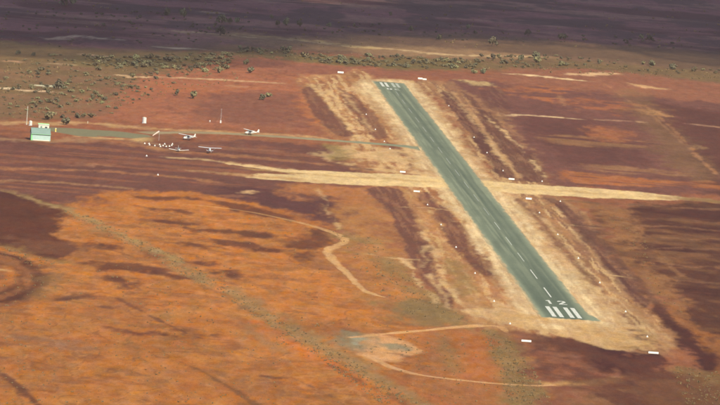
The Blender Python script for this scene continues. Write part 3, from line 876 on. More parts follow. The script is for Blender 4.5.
# ------------------------------------------------------------------ taxiway, apron, tracks (thin sheets of their own soil)
def ribbon(name, pts, widths, z, mat=SOIL, colfn=None, across=10, step=3.0):
    px = np.array(pts, float)
    g = G(px[:, 0], px[:, 1])
    g = smooth_line(g, 24)
    w_ = smooth_line(np.array(widths, float)[:, None], 24)[:, 0]
    s = np.concatenate([[0], np.cumsum(np.linalg.norm(np.diff(g, axis=0), axis=1))])
    n = max(4, int(s[-1] / step))
    t = np.linspace(0, s[-1], n)
    cx = np.interp(t, s, g[:, 0]); cy = np.interp(t, s, g[:, 1]); ww = np.interp(t, s, w_)
    dx = np.gradient(cx); dy = np.gradient(cy); l = np.hypot(dx, dy) + 1e-9
    nx, ny = dy / l, -dx / l
    f = np.linspace(-.5, .5, across + 1)
    e = .5 * (fbm(t / 8, t * 0, 401, 3) - .5)
    X = cx[:, None] + nx[:, None] * f[None, :] * (ww * (1 + e))[:, None]
    Y = cy[:, None] + ny[:, None] * f[None, :] * (ww * (1 + e))[:, None]
    # keep faces upward
    cols = evaluate(X.ravel(), Y.ravel())
    if colfn is not None:
        cols = colfn(X.ravel(), Y.ravel(), np.broadcast_to(f[None, :], X.shape).ravel(), np.broadcast_to((t / s[-1])[:, None], X.shape).ravel(), cols)
    Zs = np.full_like(X, z)
    Zs[0] = Zs[-1] = -0.05
    Zs[:, 0] = Zs[:, -1] = -0.05
    o = grid_mesh(name, X, Y, Zs, cols, mat)
    tag(o, kind='structure')
    return o


def taxi_col(x, y, f, t, c):
    seal = alb((172, 156, 118))[None, :] + (alb((152, 152, 122)) - alb((172, 156, 118)))[None, :] * sstep(.45, .9, t)[:, None]
    k = sstep(.5, .33, np.abs(f) + .35 * (fbm(x / 3, y / 3, 411, 3) - .5))
    k = k * (.8 + .2 * sstep(.3, .8, t))
    return c + (seal - c) * k[:, None]


ribbon('taxiway', [(140, 133), (180, 132.5), (215, 133), (250, 135), (290, 137.5), (330, 140.3), (365, 143), (395, 145.3), (412, 147), (423, 148.4), (436, 150)],
       [13, 13, 13, 13, 13.5, 14, 15, 15, 18, 24, 30], 0.05, PAVE, taxi_col)


def apron_col(x, y, f, t, c):
    seal = alb((142, 134, 102))
    k = sstep(.5, .38, np.abs(f) + .3 * (fbm(x / 5, y / 5, 421, 3) - .5)) * sstep(0, .05, t) * sstep(1, .97, t)
    return c + (seal - c) * k[:, None]


ribbon('apron', [(52, 132), (70, 132), (90, 132.5), (110, 134), (130, 136), (147, 138)], [40, 46, 42, 36, 30, 24], 0.065, PAVE, apron_col, across=24)
ribbon('dirt_track', [(178, 204), (215, 207), (250, 212), (280, 218), (305, 224), (328, 231), (342, 237), (344, 242), (336, 246), (328, 251), (333, 260), (346, 272), (360, 287), (372, 294), (388, 298)],
       [3, 4, 4.5, 4.5, 4.5, 5, 5, 5, 5.5, 5.5, 5, 4.5, 4, 4, 2], 0.03, SOIL,
       lambda x, y, f, t, c: c + (alb((222, 166, 106)) - c) * (sstep(.5, .2, np.abs(f) + .5 * (fbm(x / 3, y / 5, 431, 3) - .5)) * (.45 + .5 * sstep(.1, .5, t)))[:, None])
ribbon('dirt_track', [(346, 338), (370, 335.5), (400, 332.5), (430, 330), (455, 327.5), (484, 325.5), (500, 327), (508, 334)], [4, 4.5, 5, 5, 6, 7, 4, 2], 0.03, SOIL,
       lambda x, y, f, t, c: c + (alb((224, 164, 104)) - c) * (sstep(.5, .2, np.abs(f) + .5 * (fbm(x / 3, y / 5, 433, 3) - .5)) * sstep(1, .9, t) * .9)[:, None])
ribbon('dirt_track', [(366, 354), (380, 362), (396, 369), (420, 375), (450, 379), (490, 383), (530, 385.5), (560, 385)], [5, 5, 4.5, 4.5, 4.5, 4, 4, 4], 0.03, SOIL,
       lambda x, y, f, t, c: c + (alb((218, 160, 106)) - c) * (sstep(.5, .2, np.abs(f) + .5 * (fbm(x / 3, y / 5, 435, 3) - .5)) * .85)[:, None])


# ------------------------------------------------------------------ clouds (above and outside the view); their shade falls on the far plain
CL = flat('cloud_white', (.9, .9, .9), 1.0, .03, .01)
n_ = CL.node_tree
out_ = n_.nodes['Material Output']
tr_ = n_.nodes.new('ShaderNodeBsdfTransparent')
mx_ = n_.nodes.new('ShaderNodeMixShader')
mx_.inputs[0].default_value = 0.74
n_.links.new(n_.nodes['Principled BSDF'].outputs[0], mx_.inputs[1])
n_.links.new(tr_.outputs[0], mx_.inputs[2])
n_.links.new(mx_.outputs[0], out_.inputs['Surface'])
CH = 900.0


def cloud(lumps, seed):
    """lumps: (photo x, photo y of the shade's centre, half width m, half depth m)"""
    rg = random.Random(seed)
    bm = bmesh.new()
    for (x, y, rx, ry) in [(a, b, c * k, d * k) for a, b, c, d in lumps for k in (.7, .92, 1.2)]:
        g = G(x, y)
        c = Vector((float(g[0]), float(g[1]), 0)) + sun_dir * (CH / sun_dir.z)
        rz = min(rx, ry) * .5
        r = bmesh.ops.create_icosphere(bm, subdivisions=3, radius=1.0)
        ph = rg.uniform(0, 9)
        for v in r['verts']:
            p = v.co
            k = 1 + .16 * math.sin(5 * p.x + ph) * math.cos(4 * p.y - ph) + .1 * math.sin(11 * p.y + 2 * ph) * math.sin(9 * p.x + 7 * p.z)
            v.co = Vector((c.x + p.x * rx * k, c.y + p.y * ry * k, c.z + max(p.z, -.35) * rz * k))
    o = bm_obj('cloud', bm, CL, smooth=True)
    tag(o, kind='structure')


cloud([(-60, 10, 190, 330), (60, 8, 130, 300), (150, 14, 110, 290), (230, 16, 90, 210), (20, -30, 260, 600)], 1)
cloud([(290, 16, 100, 130), (370, 21, 110, 130), (450, 22, 100, 130), (380, 48.5, 0.1, .1)][:3], 2)
cloud([(520, 10, 110, 300), (600, 16, 110, 330), (690, 24, 120, 340), (780, 30, 140, 360), (640, -30, 300, 700)], 3)

# ------------------------------------------------------------------ haze
def haze_box():
    bm = bmesh.new()
    x1 = float(xs[-1]) + 200; ya = float(ys[0]) - 200; yb = float(ys[-1]) + 200
    z0, z1 = -1.0, CAMH + 12
    add_box(bm, (0, (ya + yb) / 2, (z0 + z1) / 2), (2 * x1, yb - ya, z1 - z0))
    mt = bpy.data.materials.new('haze'); mt.use_nodes = True
    n = mt.node_tree; n.nodes.clear()
    out = n.nodes.new('ShaderNodeOutputMaterial'); pv = n.nodes.new('ShaderNodeVolumePrincipled')
    pv.inputs['Color'].default_value = (1.0, .72, .76, 1)
    pv.inputs['Density'].default_value = HAZE
    pv.inputs['Anisotropy'].default_value = 0.0
    n.links.new(pv.outputs[0], out.inputs['Volume'])
    o = bm_obj('haze', bm, mt)
    tag(o, label='thin pale air haze lying over the whole plain', cat='haze', kind='stuff')


HAZE = 1.8e-5
haze_box()

# ------------------------------------------------------------------ airfield buildings
def img_place(x, y):
    return P3(x, y, 0.0)


def shed():
    loc = img_place(38.8, 140.6)
    root = empty('shed', loc + Vector((0.2, 4.4, 0)), math.radians(9))
    tag(root, 'green roofed corrugated shed with pale front wall beside the apron', 'shed')
    W, D, H, RH = 8.6, 9.0, 3.1, 2.35
    def wall_front(sgn, name):
        bm = bmesh.new()
        n = 43
        for i in range(n):                       # ribbed sheet
            x = -W / 2 + W * (i + .5) / n
            add_box(bm, (x, sgn * (D / 2 + (.02 if i % 2 else 0)), H / 2), (W / n, .06, H))
        return bm_obj(name, bm, WALLG, root)
    wall_front(-1, 'front_wall'); wall_front(1, 'rear_wall')
    for sx in (-1, 1):
        bm = bmesh.new()
        x = sx * (W / 2 - .05)
        dw = 1.9 if sx < 0 else 0.0
        for (y0, y1, z0) in ([(-D / 2 + .05, -D / 2 + .5, 0), (-D / 2 + .5 + 3.4, D / 2 - .05, 0), (-D / 2 + .5, -D / 2 + 3.9, 2.7)] if sx < 0 else [(-D / 2 + .05, D / 2 - .05, 0)]):
            add_box(bm, (x, (y0 + y1) / 2, (z0 + H) / 2), (.06, y1 - y0, H - z0))
        vs_ = [bm.verts.new((x + e, y, z)) for e in (-.03, .03) for y, z in ((-D / 2, H + .002), (D / 2, H + .002), (0, H + RH))]
        bm.faces.new(vs_[:3]); bm.faces.new(vs_[3:][::-1])
        for i in range(3):
            bm.faces.new((vs_[i], vs_[(i + 1) % 3], vs_[3 + (i + 1) % 3], vs_[3 + i]))
        bm_obj('gable_wall', bm, WALLG if sx > 0 else ROOFG, root)  # left end gets the darker sheet: its shade is put into the colour
    bm = bmesh.new(); add_box(bm, (-W / 2 + .3, -D / 2 + 2.2, 1.35), (.05, 3.3, 2.7))  # near-black panel in the opening, painted in place of inner shade
    o = bm_obj('doorway_shade', bm, DARK, root); o['label'] = 'near-black panel filling the end wall opening in place of shade'
    sl = math.hypot(D / 2 + .35, RH * (D / 2 + .35) / (D / 2))
    an = math.atan2(RH, D / 2)
    for sy in (-1, 1):
        bm = bmesh.new()
        n = 46
        for i in range(n):
            x = -W / 2 - .2 + (W + .4) * (i + .5) / n
            cy = sy * (D / 2 + .35) / 2
            cz = H + RH - (D / 2 + .35) / 2 * math.tan(an) + .06 + (.025 if i % 2 else 0)
            add_box(bm, (x, cy, cz), ((W + .4) / n, sl, .05), Matrix.Rotation(-sy * an, 3, 'X'))
        rf = bm_obj('roof_sheet', bm, ROOFG, root)
        bm = bmesh.new()
        add_tube(bm, (-W / 2 - .2, sy * (D / 2 + .42), H - .12), (W / 2 + .2, sy * (D / 2 + .42), H - .12), .08)
        bm_obj('gutter', bm, TRIMG, rf)
    bm = bmesh.new(); add_box(bm, (0, 0, H + RH + .1), (W + .5, .5, .08)); bm_obj('ridge_cap', bm, ROOFG, root)
    for sx in (-1, 1):
        bm = bmesh.new(); add_box(bm, (sx * (W / 2 + .02), -D / 2 - .06, H / 2), (.7 if sx < 0 else .2, .12, H)); bm_obj('corner_trim', bm, TRIMG if sx < 0 else WALLG, root)
    bm = bmesh.new(); add_box(bm, (0.2, -D / 2 - .035, .22), (W - 1.2, .05, .44)); bm_obj('plinth', bm, CREAM, root)


def hut():
    loc = img_place(43.6, 130.6)
    root = empty('hut', loc, math.radians(8))
    tag(root, 'small white hut with pale green roof edge behind the green shed', 'hut')
    bm = bmesh.new(); add_box(bm, (0, 1.2, 1.35), (5.0, 2.4, 2.7)); bm_obj('wall', bm, CREAM, root)
    bm = bmesh.new(); add_box(bm, (0, 1.2, 2.8), (5.3, 2.8, .16)); bm_obj('roof', bm, CREAM, root)
    bm = bmesh.new(); add_box(bm, (0, 2.7, 2.92), (5.3, .14, .5)); bm_obj('roof_edge', bm, TRIMG, root)
    bm = bmesh.new(); add_box(bm, (-1.2, -.02, 1.05), (.85, .06, 2.1)); d = bm_obj('door', bm, ROOFG, root)
    bm = bmesh.new(); add_box(bm, (1.1, -.02, 1.5), (1.1, .06, .8)); bm_obj('window', bm, GLASS, root)


def tank(x, y, w, h, label, name='water_tank'):
    loc = img_place(x, y)
    root = empty(name, loc)
    tag(root, label, 'tank', 'white tanks beside the apron')
    bm = bmesh.new()
    r = w / 2
    add_tube(bm, (0, 0, .25), (0, 0, h - .25), r, r, 20)
    bm_obj('tank_wall', bm, WHITE, root, smooth=False)
    bm = bmesh.new(); add_tube(bm, (0, 0, h - .25), (0, 0, h), r * 1.03, r * .35, 20); bm_obj('lid', bm, CREAM, root)
    bm = bmesh.new(); add_box(bm, (0, 0, .125), (w * 1.05, w * 1.05, .25)); bm_obj('stand', bm, STEEL, root)
    bm = bmesh.new()
    for k in range(5):
        bmesh.ops.create_circle(bm, segments=20, radius=r * 1.012, matrix=Matrix.Translation((0, 0, .4 + k * (h - .8) / 4)))
        ring = [v for v in bm.verts][-20:]
        top = [bm.verts.new(v.co + Vector((0, 0, .06))) for v in ring]
        for i in range(20):
            bm.faces.new((ring[i], ring[(i + 1) % 20], top[(i + 1) % 20], top[i]))
    bm_obj('rib', bm, WHITE, root)


shed(); hut()
tank(30.4, 125.6, 1.5, 2.4, 'white upright tank standing left behind the green shed')
tank(144.2, 123.2, 2.0, 3.0, 'white upright tank standing alone north of the apron')


def mast(x, y, h, label, base=True, r=.09):
    root = empty('radio_mast', img_place(x, y))
    tag(root, label, 'mast', 'thin masts beyond the apron')
    bm = bmesh.new(); add_tube(bm, (0, 0, 0), (0, 0, h), r, r * .6, 8); bm_obj('pole', bm, STEEL if base else CREAM, root)
    bm = bmesh.new(); add_tube(bm, (-.5, 0, h * .93), (.5, 0, h * .93), .03); bm_obj('crossarm', bm, STEEL, root)
    for k in range(3):
        a_ = k * 2.094 + .4
        bm = bmesh.new(); add_tube(bm, (0, 0, h * .7), (math.cos(a_) * h * .35, math.sin(a_) * h * .35, 0), .012, .012, 5); bm_obj('guy_wire', bm, STEEL, root)
    if base:
        bm = bmesh.new(); add_box(bm, (0, -.35, .75), (.75, .55, 1.3), None); bm_obj('cabinet', bm, WHITE, root, bevel=.03)
    else:
        bm = bmesh.new(); add_box(bm, (0, 0, .15), (.5, .5, .3)); bm_obj('footing', bm, CREAM, root, bevel=.03)


mast(26.6, 124.6, 9.0, 'tall thin pale mast left of the green shed', base=False, r=.13)
mast(220.6, 123.2, 7.4, 'thin mast with white cabinet at its foot behind the aircraft')


def cabinet(x, y):
    root = empty('instrument_shelter', img_place(x, y))
    tag(root, 'small white instrument box left of the thin cabinet mast', 'instrument box')
    bm = bmesh.new(); add_box(bm, (0, 0, .95), (.6, .5, .6)); bm_obj('box', bm, WHITE, root, bevel=.02)
    for sx in (-.22, .22):
        for sy in (-.18, .18):
            bm = bmesh.new(); add_tube(bm, (sx, sy, 0), (sx, sy, .66), .03, .03, 6); bm_obj('leg', bm, WHITE, root)


cabinet(209.8, 122.8)


def bowser():
    root = empty('fuel_pump', img_place(55.6, 132.0))
    tag(root, 'narrow yellow fuel pump standing right of the green shed', 'fuel pump')
    bm = bmesh.new(); add_box(bm, (0, 0, .85), (.55, .45, 1.5)); bm_obj('cabinet', bm, YELL, root, bevel=.04)
    bm = bmesh.new(); add_box(bm, (0, 0, 1.75), (.6, .3, .3)); bm_obj('sign_head', bm, CREAM, root, bevel=.03)
    bm = bmesh.new(); add_box(bm, (0, 0, .05), (.9, .8, .1)); bm_obj('base', bm, STEEL, root)
    bm = bmesh.new(); add_tube(bm, (.29, -.1, 1.3), (.36, -.2, .6), .03); bm_obj('hose', bm, RUBBER, root)


bowser()


def post(x, y):
    root = empty('guide_post', img_place(x, y))
    tag(root, 'short pale guide post at the scrub edge above the apron', 'post')
    bm = bmesh.new(); add_box(bm, (0, 0, .55), (.16, .1, 1.1)); bm_obj('post', bm, CREAM, root)
    bm = bmesh.new(); add_box(bm, (0, 0, 1.13), (.18, .12, .06)); bm_obj('cap', bm, YELL, root)


post(87.7, 123.4)


def windsock():
    root = empty('windsock', img_place(158.8, 140.6))
    tag(root, 'drooping pale windsock on its pole in the red soil circle', 'windsock')
    H = 4.6
    bm = bmesh.new(); add_tube(bm, (0, 0, 0), (0, 0, H), .07, .05); bm_obj('pole', bm, STEEL, root)
    a = Vector((-.05, 0, H - .25)); d = Vector((-.80, 0, -.52)).normalized()
    bm = bmesh.new()
    q = d.to_track_quat('Z', 'Y').to_matrix()
    rings = []
    for k in range(7):
        r = .48 - .3 * k / 6
        c = a + d * (3.6 * k / 6) + Vector((0, 0, -.05 * k * k / 6))
        rings.append([c + q @ Vector((math.cos(t) * r, math.sin(t) * r, 0)) for t in [j * math.pi / 6 for j in range(12)]])
    loft(bm, rings, cap=False)
    bm_obj('sock', bm, SOCK, root, smooth=True)
    bm = bmesh.new()
    for j in range(12):
        p0 = rings[0][j]; p1 = rings[0][(j + 1) % 12]
        add_tube(bm, p0, p1, .035, .035, 5)
    bm_obj('hoop', bm, STEEL, root)


windsock()


# ------------------------------------------------------------------ aircraft
def airfoil(chord, thick, n=10):
    up = [(0, 0), (.03, .45), (.12, .8), (.3, 1.0), (.55, .75), (.8, .35), (1, .02)]
    pts = [(-x * chord, z * thick * .62) for x, z in up] + [(-x * chord, -z * thick * .38) for x, z in up[1:-1][::-1]]
    return pts


def wing_bm(span, chord_r, chord_t, thick, dihed, x0, z0, sgn, root_y=0.0):
    bm = bmesh.new()
    rings = []
    for f in (0, .45, .95, 1.0):
        c = chord_r + (chord_t - chord_r) * max(0, (f - .45) / .55)
        y = root_y + (span / 2 - root_y) * f
        k = 1.0 if f < .99 else .55
        rings.append([(x0 - (chord_r - c) * .25 + px * (1 if f < .99 else .9), sgn * y, z0 + dihed * f + pz * k) for px, pz in airfoil(c, thick)])
    if sgn < 0:
        rings = [r[::-1] for r in rings]
    loft(bm, rings)
    return bm


def aircraft(x, y, heading, low, span, length, label, stripe=None, body=None):
    """heading: nose direction in degrees from +x, anticlockwise"""
    body = body or WHITE
    root = empty('light_aircraft', img_place(x, y), math.radians(heading))
    tag(root, label, 'aircraft', 'light aircraft parked by the apron')
    k = length / 8.2
    zc = .75 if not low else .62
    S = [(3.0, .22, .95, 1.35), (2.85, .42, .72, 1.52), (2.2, .52, .6, 1.66), (1.5, .56, .56, 1.75), (1.0, .58, .54, 2.2), (.3, .58, .53, 2.38), (-.6, .56, .55, 2.36), (-1.6, .45, .72, 2.05), (-2.8, .27, 1.0, 1.72), (-4.2, .13, 1.22, 1.6), (-5.0, .05, 1.3, 1.52)]
    bm = bmesh.new()
    rings = []
    for sx, hw, z0, z1 in S:
        if low:
            z1 = z1 - (.12 if sx < 1.2 and sx > -1 else 0)
        r = []
        for j in range(14):
            t = j / 14 * 2 * math.pi
            cx, cz = math.cos(t), math.sin(t)
            cx = math.copysign(abs(cx) ** .75, cx); cz = math.copysign(abs(cz) ** .75, cz)
            r.append((sx * k, cx * hw * k, ((z0 + z1) / 2 + cz * (z1 - z0) / 2 + (zc - .75)) * k))
        rings.append(r)
    loft(bm, rings)
    fus = bm_obj('fuselage', bm, body, root, smooth=True)
    zo = (zc - .75) * k
    # glazing, set just proud of the skin
    bm = bmesh.new()
    v = [(1.52 * k, -.46 * k, 1.80 * k + zo), (1.52 * k, .46 * k, 1.80 * k + zo), (.98 * k, .44 * k, 2.22 * k + zo), (.98 * k, -.44 * k, 2.22 * k + zo)]
    vs_ = [bm.verts.new((p[0] + .04, p[1], p[2] + .03)) for p in v]
    bm.faces.new(vs_)
    bm_obj('windscreen', bm, GLASS, fus)
    for s in (-1, 1):
        for (xa, xb) in ((.92, .3), (.2, -.5), (-.6, -1.15)):
            bm = bmesh.new()
            zt = 2.12 if xa > -.5 else 2.02
            vs_ = [bm.verts.new((q * k, s * (.60 if xa > -.5 else .56) * k, z * k + zo)) for q, z in ((xa, 1.66), (xb, 1.66), (xb, zt), (xa - .06, zt))]
            bm.faces.new(vs_)
            bm_obj('window', bm, GLASS, fus)
        bm = bmesh.new(); add_box(bm, (-.5 * k, s * .585 * k, 1.38 * k + zo), (4.2 * k, .02, .16 * k)); bm_obj('stripe', bm, stripe or BLUE, fus)
    zw = (.78 * k if low else 2.36 * k) + zo
    for s in (-1, 1):
        bm = wing_bm(span, 1.62 * k, 1.15 * k, .24, (.55 if low else .2), 1.25 * k, zw, s, .0 if not low else .3)
        w_ = bm_obj('wing', bm, body, root, smooth=False)
        if not low:
            bm = bmesh.new(); add_tube(bm, (.55 * k, s * .55 * k, .72 * k + zo), (.55 * k, s * span * .26, zw + .02), .05, .05, 6); bm_obj('wing_strut', bm, body, w_)
        bm = bmesh.new()
        rr = [[(-4.15 * k + px, s * yy, 1.5 * k + zo + pz) for px, pz in airfoil(c, .1)] for yy, c in ((.05, 1.15 * k), (1.65 * k, .75 * k))]
        if s < 0:
            rr = [r[::-1] for r in rr]
        loft(bm, rr)
        bm_obj('tailplane', bm, body, root)
    bm = bmesh.new()
    rr = []
    for z, xo, c in ((1.5, -4.0, 1.35), (2.95, -4.75, .75)):
        rr.append([(xo * k + px * k, pz, z * k + zo) for px, pz in airfoil(c, .12)])
    loft(bm, rr)
    bm_obj('fin', bm, body, root)
    bm = bmesh.new(); add_tube(bm, (3.0 * k, 0, 1.15 * k + zo), (3.3 * k, 0, 1.15 * k + zo), .2 * k, .04, 12); sp = bm_obj('spinner', bm, stripe or BLUE, root, smooth=True)
    for s in (-1, 1):
        bm = bmesh.new(); add_box(bm, (3.12 * k, 0, 1.15 * k + zo + s * .5 * k), (.04, .16, .85 * k), Matrix.Rotation(.3 * s, 3, 'Z')); bm_obj('propeller_blade', bm, RUBBER, sp)
    for (wx, wy) in ((2.3, 0), (.1, 1.15), (.1, -1.15)):
        bm = bmesh.new()
        add_tube(bm, (wx * k, wy * k - .07, .2), (wx * k, wy * k + .07, .2), .2, .2, 12)
        o = bm_obj('wheel', bm, RUBBER, root)
        bm = bmesh.new(); add_tube(bm, (wx * k, wy * k * .9, .25), (wx * k * .98, wy * k * (.4 if not low else .9), (.7 if not low else .85) * k + zo), .045, .06, 6)
        bm_obj('gear_leg', bm, STEEL, o)
    return root


aircraft(187.6, 140.0, 228, False, 10.6, 8.0, 'white high wing aircraft parked behind the two nose-on aircraft', BLUE)
aircraft(178.6, 151.6, 276, True, 9.3, 7.2, 'white low wing aircraft parked nearest the row of white cones', GREYP)
aircraft(209.6, 153.0, 92, False, 10.9, 8.0, 'grey high wing aircraft seen along its fuselage, wings spread level', BLUE, GREYP)
aircraft(250.0, 134.8, 211, False, 10.4, 7.6, 'white aircraft standing side-on at the taxiway edge', GREYP)

# ------------------------------------------------------------------ markers
def cone_proto():
    root = empty('cone_marker', (0, 0, 0))
    bm = bmesh.new(); add_tube(bm, (0, 0, .06), (0, 0, .72), .40, .07, 12); bm_obj('cone', bm, WHITE, root)
    bm = bmesh.new(); add_tube(bm, (0, 0, 0), (0, 0, .06), .52, .46, 12); bm_obj('skirt', bm, WHITE, root)
    return root


CONE = cone_proto()
used = [False]


def place_cone(x, y, label, group, s=.85):
    if not used[0]:
        o = CONE; used[0] = True
    else:
        o = copy_tree(CONE)
    o.location = img_place(x, y)
    o.scale = (s, s, s)
    o.rotation_euler = (0, 0, random.uniform(0, 6))
    tag(o, label, 'cone', group)


ORD = ['first', 'second', 'third', 'fourth', 'fifth', 'sixth', 'seventh', 'eighth', 'ninth', 'tenth', 'eleventh', 'twelfth']
LEFT = [(510, 324), (494, 301.5), (475, 273.5), (456, 247.5), (441, 225), (427.5, 205), (390, 149), (384.3, 141.7), (375.3, 129.7), (366.2, 114.6)]
RIGHT = [(647.2, 337), (625.6, 312), (599.7, 283), (578.3, 258.5), (557.7, 234.8), (539.4, 213), (503, 171), (487, 153), (474, 137.5), (448.8, 106)]
for i, (x, y) in enumerate(LEFT):
    place_cone(x, y, 'white cone marker left of the sealed runway, %s from its near end' % ORD[i], 'cones along the runway strip')
for i, (x, y) in enumerate(RIGHT):
    place_cone(x, y, 'white cone marker right of the sealed runway, %s from its near end' % ORD[i], 'cones along the runway strip')
place_cone(542, 181.6, 'white cone marker on the upper edge of the sandy cross strip, right of the runway', 'cones along the cross strip')
place_cone(560.3, 201.6, 'white cone marker on the lower edge of the sandy cross strip, right of the runway', 'cones along the cross strip')
ROW = [(144.7, 143.8), (149, 144.0), (149.6, 145.2), (154.8, 146.0), (159.6, 145.0), (160.4, 146.8), (163, 146.0), (164.7, 144.3), (166.2, 146.8), (169.4, 146.6), (171.7, 145.6), (172.4, 144.3)]
for i, (x, y) in enumerate(ROW):
    place_cone(x, y, 'white cone marker in the cluster below the windsock, %s from the left' % ORD[i], 'cones clustered below the windsock', .95)
place_cone(146.6, 156.2, 'lone white cone marker on the purple plain just below the cone cluster', 'lone cones on the stony plain', .95)
place_cone(157.9, 175.2, 'lone white cone marker farther out on the purple stony plain', 'lone cones on the stony plain', .95)


def gable(x, y, w, h, rz, label, group='white gable markers'):
    w *= .92; h *= .82
    root = empty('gable_marker', img_place(x, y), rz)
    tag(root, label, 'gable marker', group)
    d = h * .55
    for s in (-1, 1):
        n = 3
        for k in range(n):                   # three boards on each slope
            f0 = (k + .5) / n
            bm = bmesh.new()
            ln = math.hypot(d, h)
            add_box(bm, (0, s * d * (1 - f0), h * f0 + .03), (w, .03, ln / n * .94), Matrix.Rotation(s * math.atan2(d, h), 3, 'X'))
            bm_obj('board', bm, WHITE, root)
    for s in (-1, 0, 1):
        bm = bmesh.new()
        for q in (-1, 1):
            add_tube(bm, (s * w * .45, q * (d - .05), .02), (s * w * .45, 0, h - .04), .035, .035, 5)
        bm_obj('trestle', bm, WHITE, root)


gable(526.3, 341.8, 3.6, .75, .0, 'white gable marker left of the near runway end, beyond the last sand')
gable(653.4, 353.6, 3.7, .75, .0, 'white gable marker right of the near runway end on dark stones')
gable(402.7, 172.6, 2.8, .85, .0, 'white gable marker left of the runway on the upper edge of the cross strip')
gable(416.7, 192.0, 3.0, .8, .0, 'white gable marker left of the runway on the lower edge of the cross strip')
gable(511.5, 179.8, 2.9, .9, .0, 'white gable marker right of the runway on the upper edge of the cross strip')
gable(528.7, 199.4, 2.9, .9, .0, 'white gable marker right of the runway on the lower edge of the cross strip')
gable(340.6, 73.2, 3.8, 1.25, .0, 'white gable marker left of the far runway end')
gable(420.2, 79.2, 2.9, 1.1, .1, 'white gable marker right of the far runway end, left of two')
gable(424.6, 80.0, 2.4, 1.1, -.1, 'white gable marker right of the far runway end, right of two')

# ------------------------------------------------------------------ shrubs
def shrub_mesh(name, seed, dark=False, tall=1.0, quads=260, size=.2):
    rg = random.Random(seed)
    verts, faces, mi = [], [], []
    lobes = []
    for k in range(rg.randint(5, 8)):
        a = rg.uniform(0, 6.28); r = rg.uniform(0, .62)
        lobes.append((Vector((math.cos(a) * r, math.sin(a) * r, rg.uniform(.35, .8) * tall * (1 - .35 * r))), rg.uniform(.22, .42)))
    for (c, r) in lobes:                                      # stems
        p0 = Vector((rg.uniform(-.08, .08), rg.uniform(-.08, .08), 0)); p1 = c
        b = len(verts); t0, t1 = .045, .016
        for p, t in ((p0, t0), ((p0 + p1) / 2 + Vector((rg.uniform(-.06, .06), rg.uniform(-.06, .06), .03)), (t0 + t1) / 2), (p1, t1)):
            for j in range(4):
                verts.append((p.x + math.cos(j * 1.571) * t, p.y + math.sin(j * 1.571) * t, p.z))
        for q in range(2):
            for j in range(4):
                faces.append((b + q * 4 + j, b + q * 4 + (j + 1) % 4, b + q * 4 + 4 + (j + 1) % 4, b + q * 4 + 4 + j)); mi.append(1)
    for k in range(quads):
        c, r = rg.choice(lobes)
        d = Vector((rg.gauss(0, 1), rg.gauss(0, 1), rg.gauss(0, .8))).normalized()
        p = c + d * r * rg.uniform(.55, 1.08)
        if p.z < .04:
            p.z = rg.uniform(.04, .2)
        n = (d + Vector((rg.uniform(-.7, .7), rg.uniform(-.7, .7), rg.uniform(-.2, .8)))).normalized()
        t = n.orthogonal().normalized(); u = n.cross(t)
        an = rg.uniform(0, 3.14)
        t, u = t * math.cos(an) + u * math.sin(an), u * math.cos(an) - t * math.sin(an)
        s1 = size * rg.uniform(.5, 1.05); s2 = s1 * rg.uniform(.45, .8)
        b = len(verts)
        for q in (t * s1, u * s2, t * -s1, u * -s2):
            verts.append(tuple(p + q + n * (.03 if q is t else 0)))
        faces.append((b, b + 1, b + 2, b + 3)); mi.append(0)
    me = bpy.data.meshes.new(name)
    me.from_pydata(verts, [], faces)
    me.materials.append(LEAFD if dark else LEAF); me.materials.append(WOOD)
    me.polygons.foreach_set('material_index', mi)
    me.update()
    return me


SH = [shrub_mesh('shrub', 100 + i, False, random.uniform(.85, 1.15)) for i in range(7)]
SHD = [shrub_mesh('shrub', 200 + i, True, random.uniform(1.0, 1.3), 280) for i in range(5)]
nsh = [0]


def in_poly(x, y, pg):
    c = False
    for (ax, ay), (bx, by) in zip(pg, pg[1:] + pg[:1]):
        if (ay > y) != (by > y) and x < (bx - ax) * (y - ay) / (by - ay) + ax:
            c = not c
    return c


def shrub(x, y, wpx, label, group, dark=False, hz=1.0):
    r = wpx * mpp(x, y) / 2 / .67
    o = bpy.data.objects.new('shrub', random.choice(SHD if dark else SH))
    o.location = img_place(x, y)
    o.rotation_euler = (0, 0, random.uniform(0, 6.28))
    o.scale = (r, r * random.uniform(.85, 1.2), r * hz * random.uniform(.85, 1.15))
    link(o)
    nsh[0] += 1
    return tag(o, label, 'shrub', group)


def scatter(pg, n, w0, w1, label, group, darkp=.2, seed=1, clump=.5):
    rg = random.Random(seed)
    xs_ = [p[0] for p in pg]; ys_ = [p[1] for p in pg]
    k = 0; tries = 0
    while k < n and tries < n * 200:
        tries += 1
        x = rg.uniform(min(xs_), max(xs_)); y = rg.uniform(min(ys_), max(ys_))
        if not in_poly(x, y, pg):
            continue
        g = G(x, y)
        if float(fbm(np.array([g[0] / 18]), np.array([g[1] / 40]), 500 + seed, 2)[0]) < clump * rg.uniform(.8, 1.15):
            continue
        shrub(x, y, rg.uniform(w0, w1) * (1.25 if rg.random() < .12 else 1), label, group, rg.random() < darkp, rg.uniform(.6, .9))
        k += 1


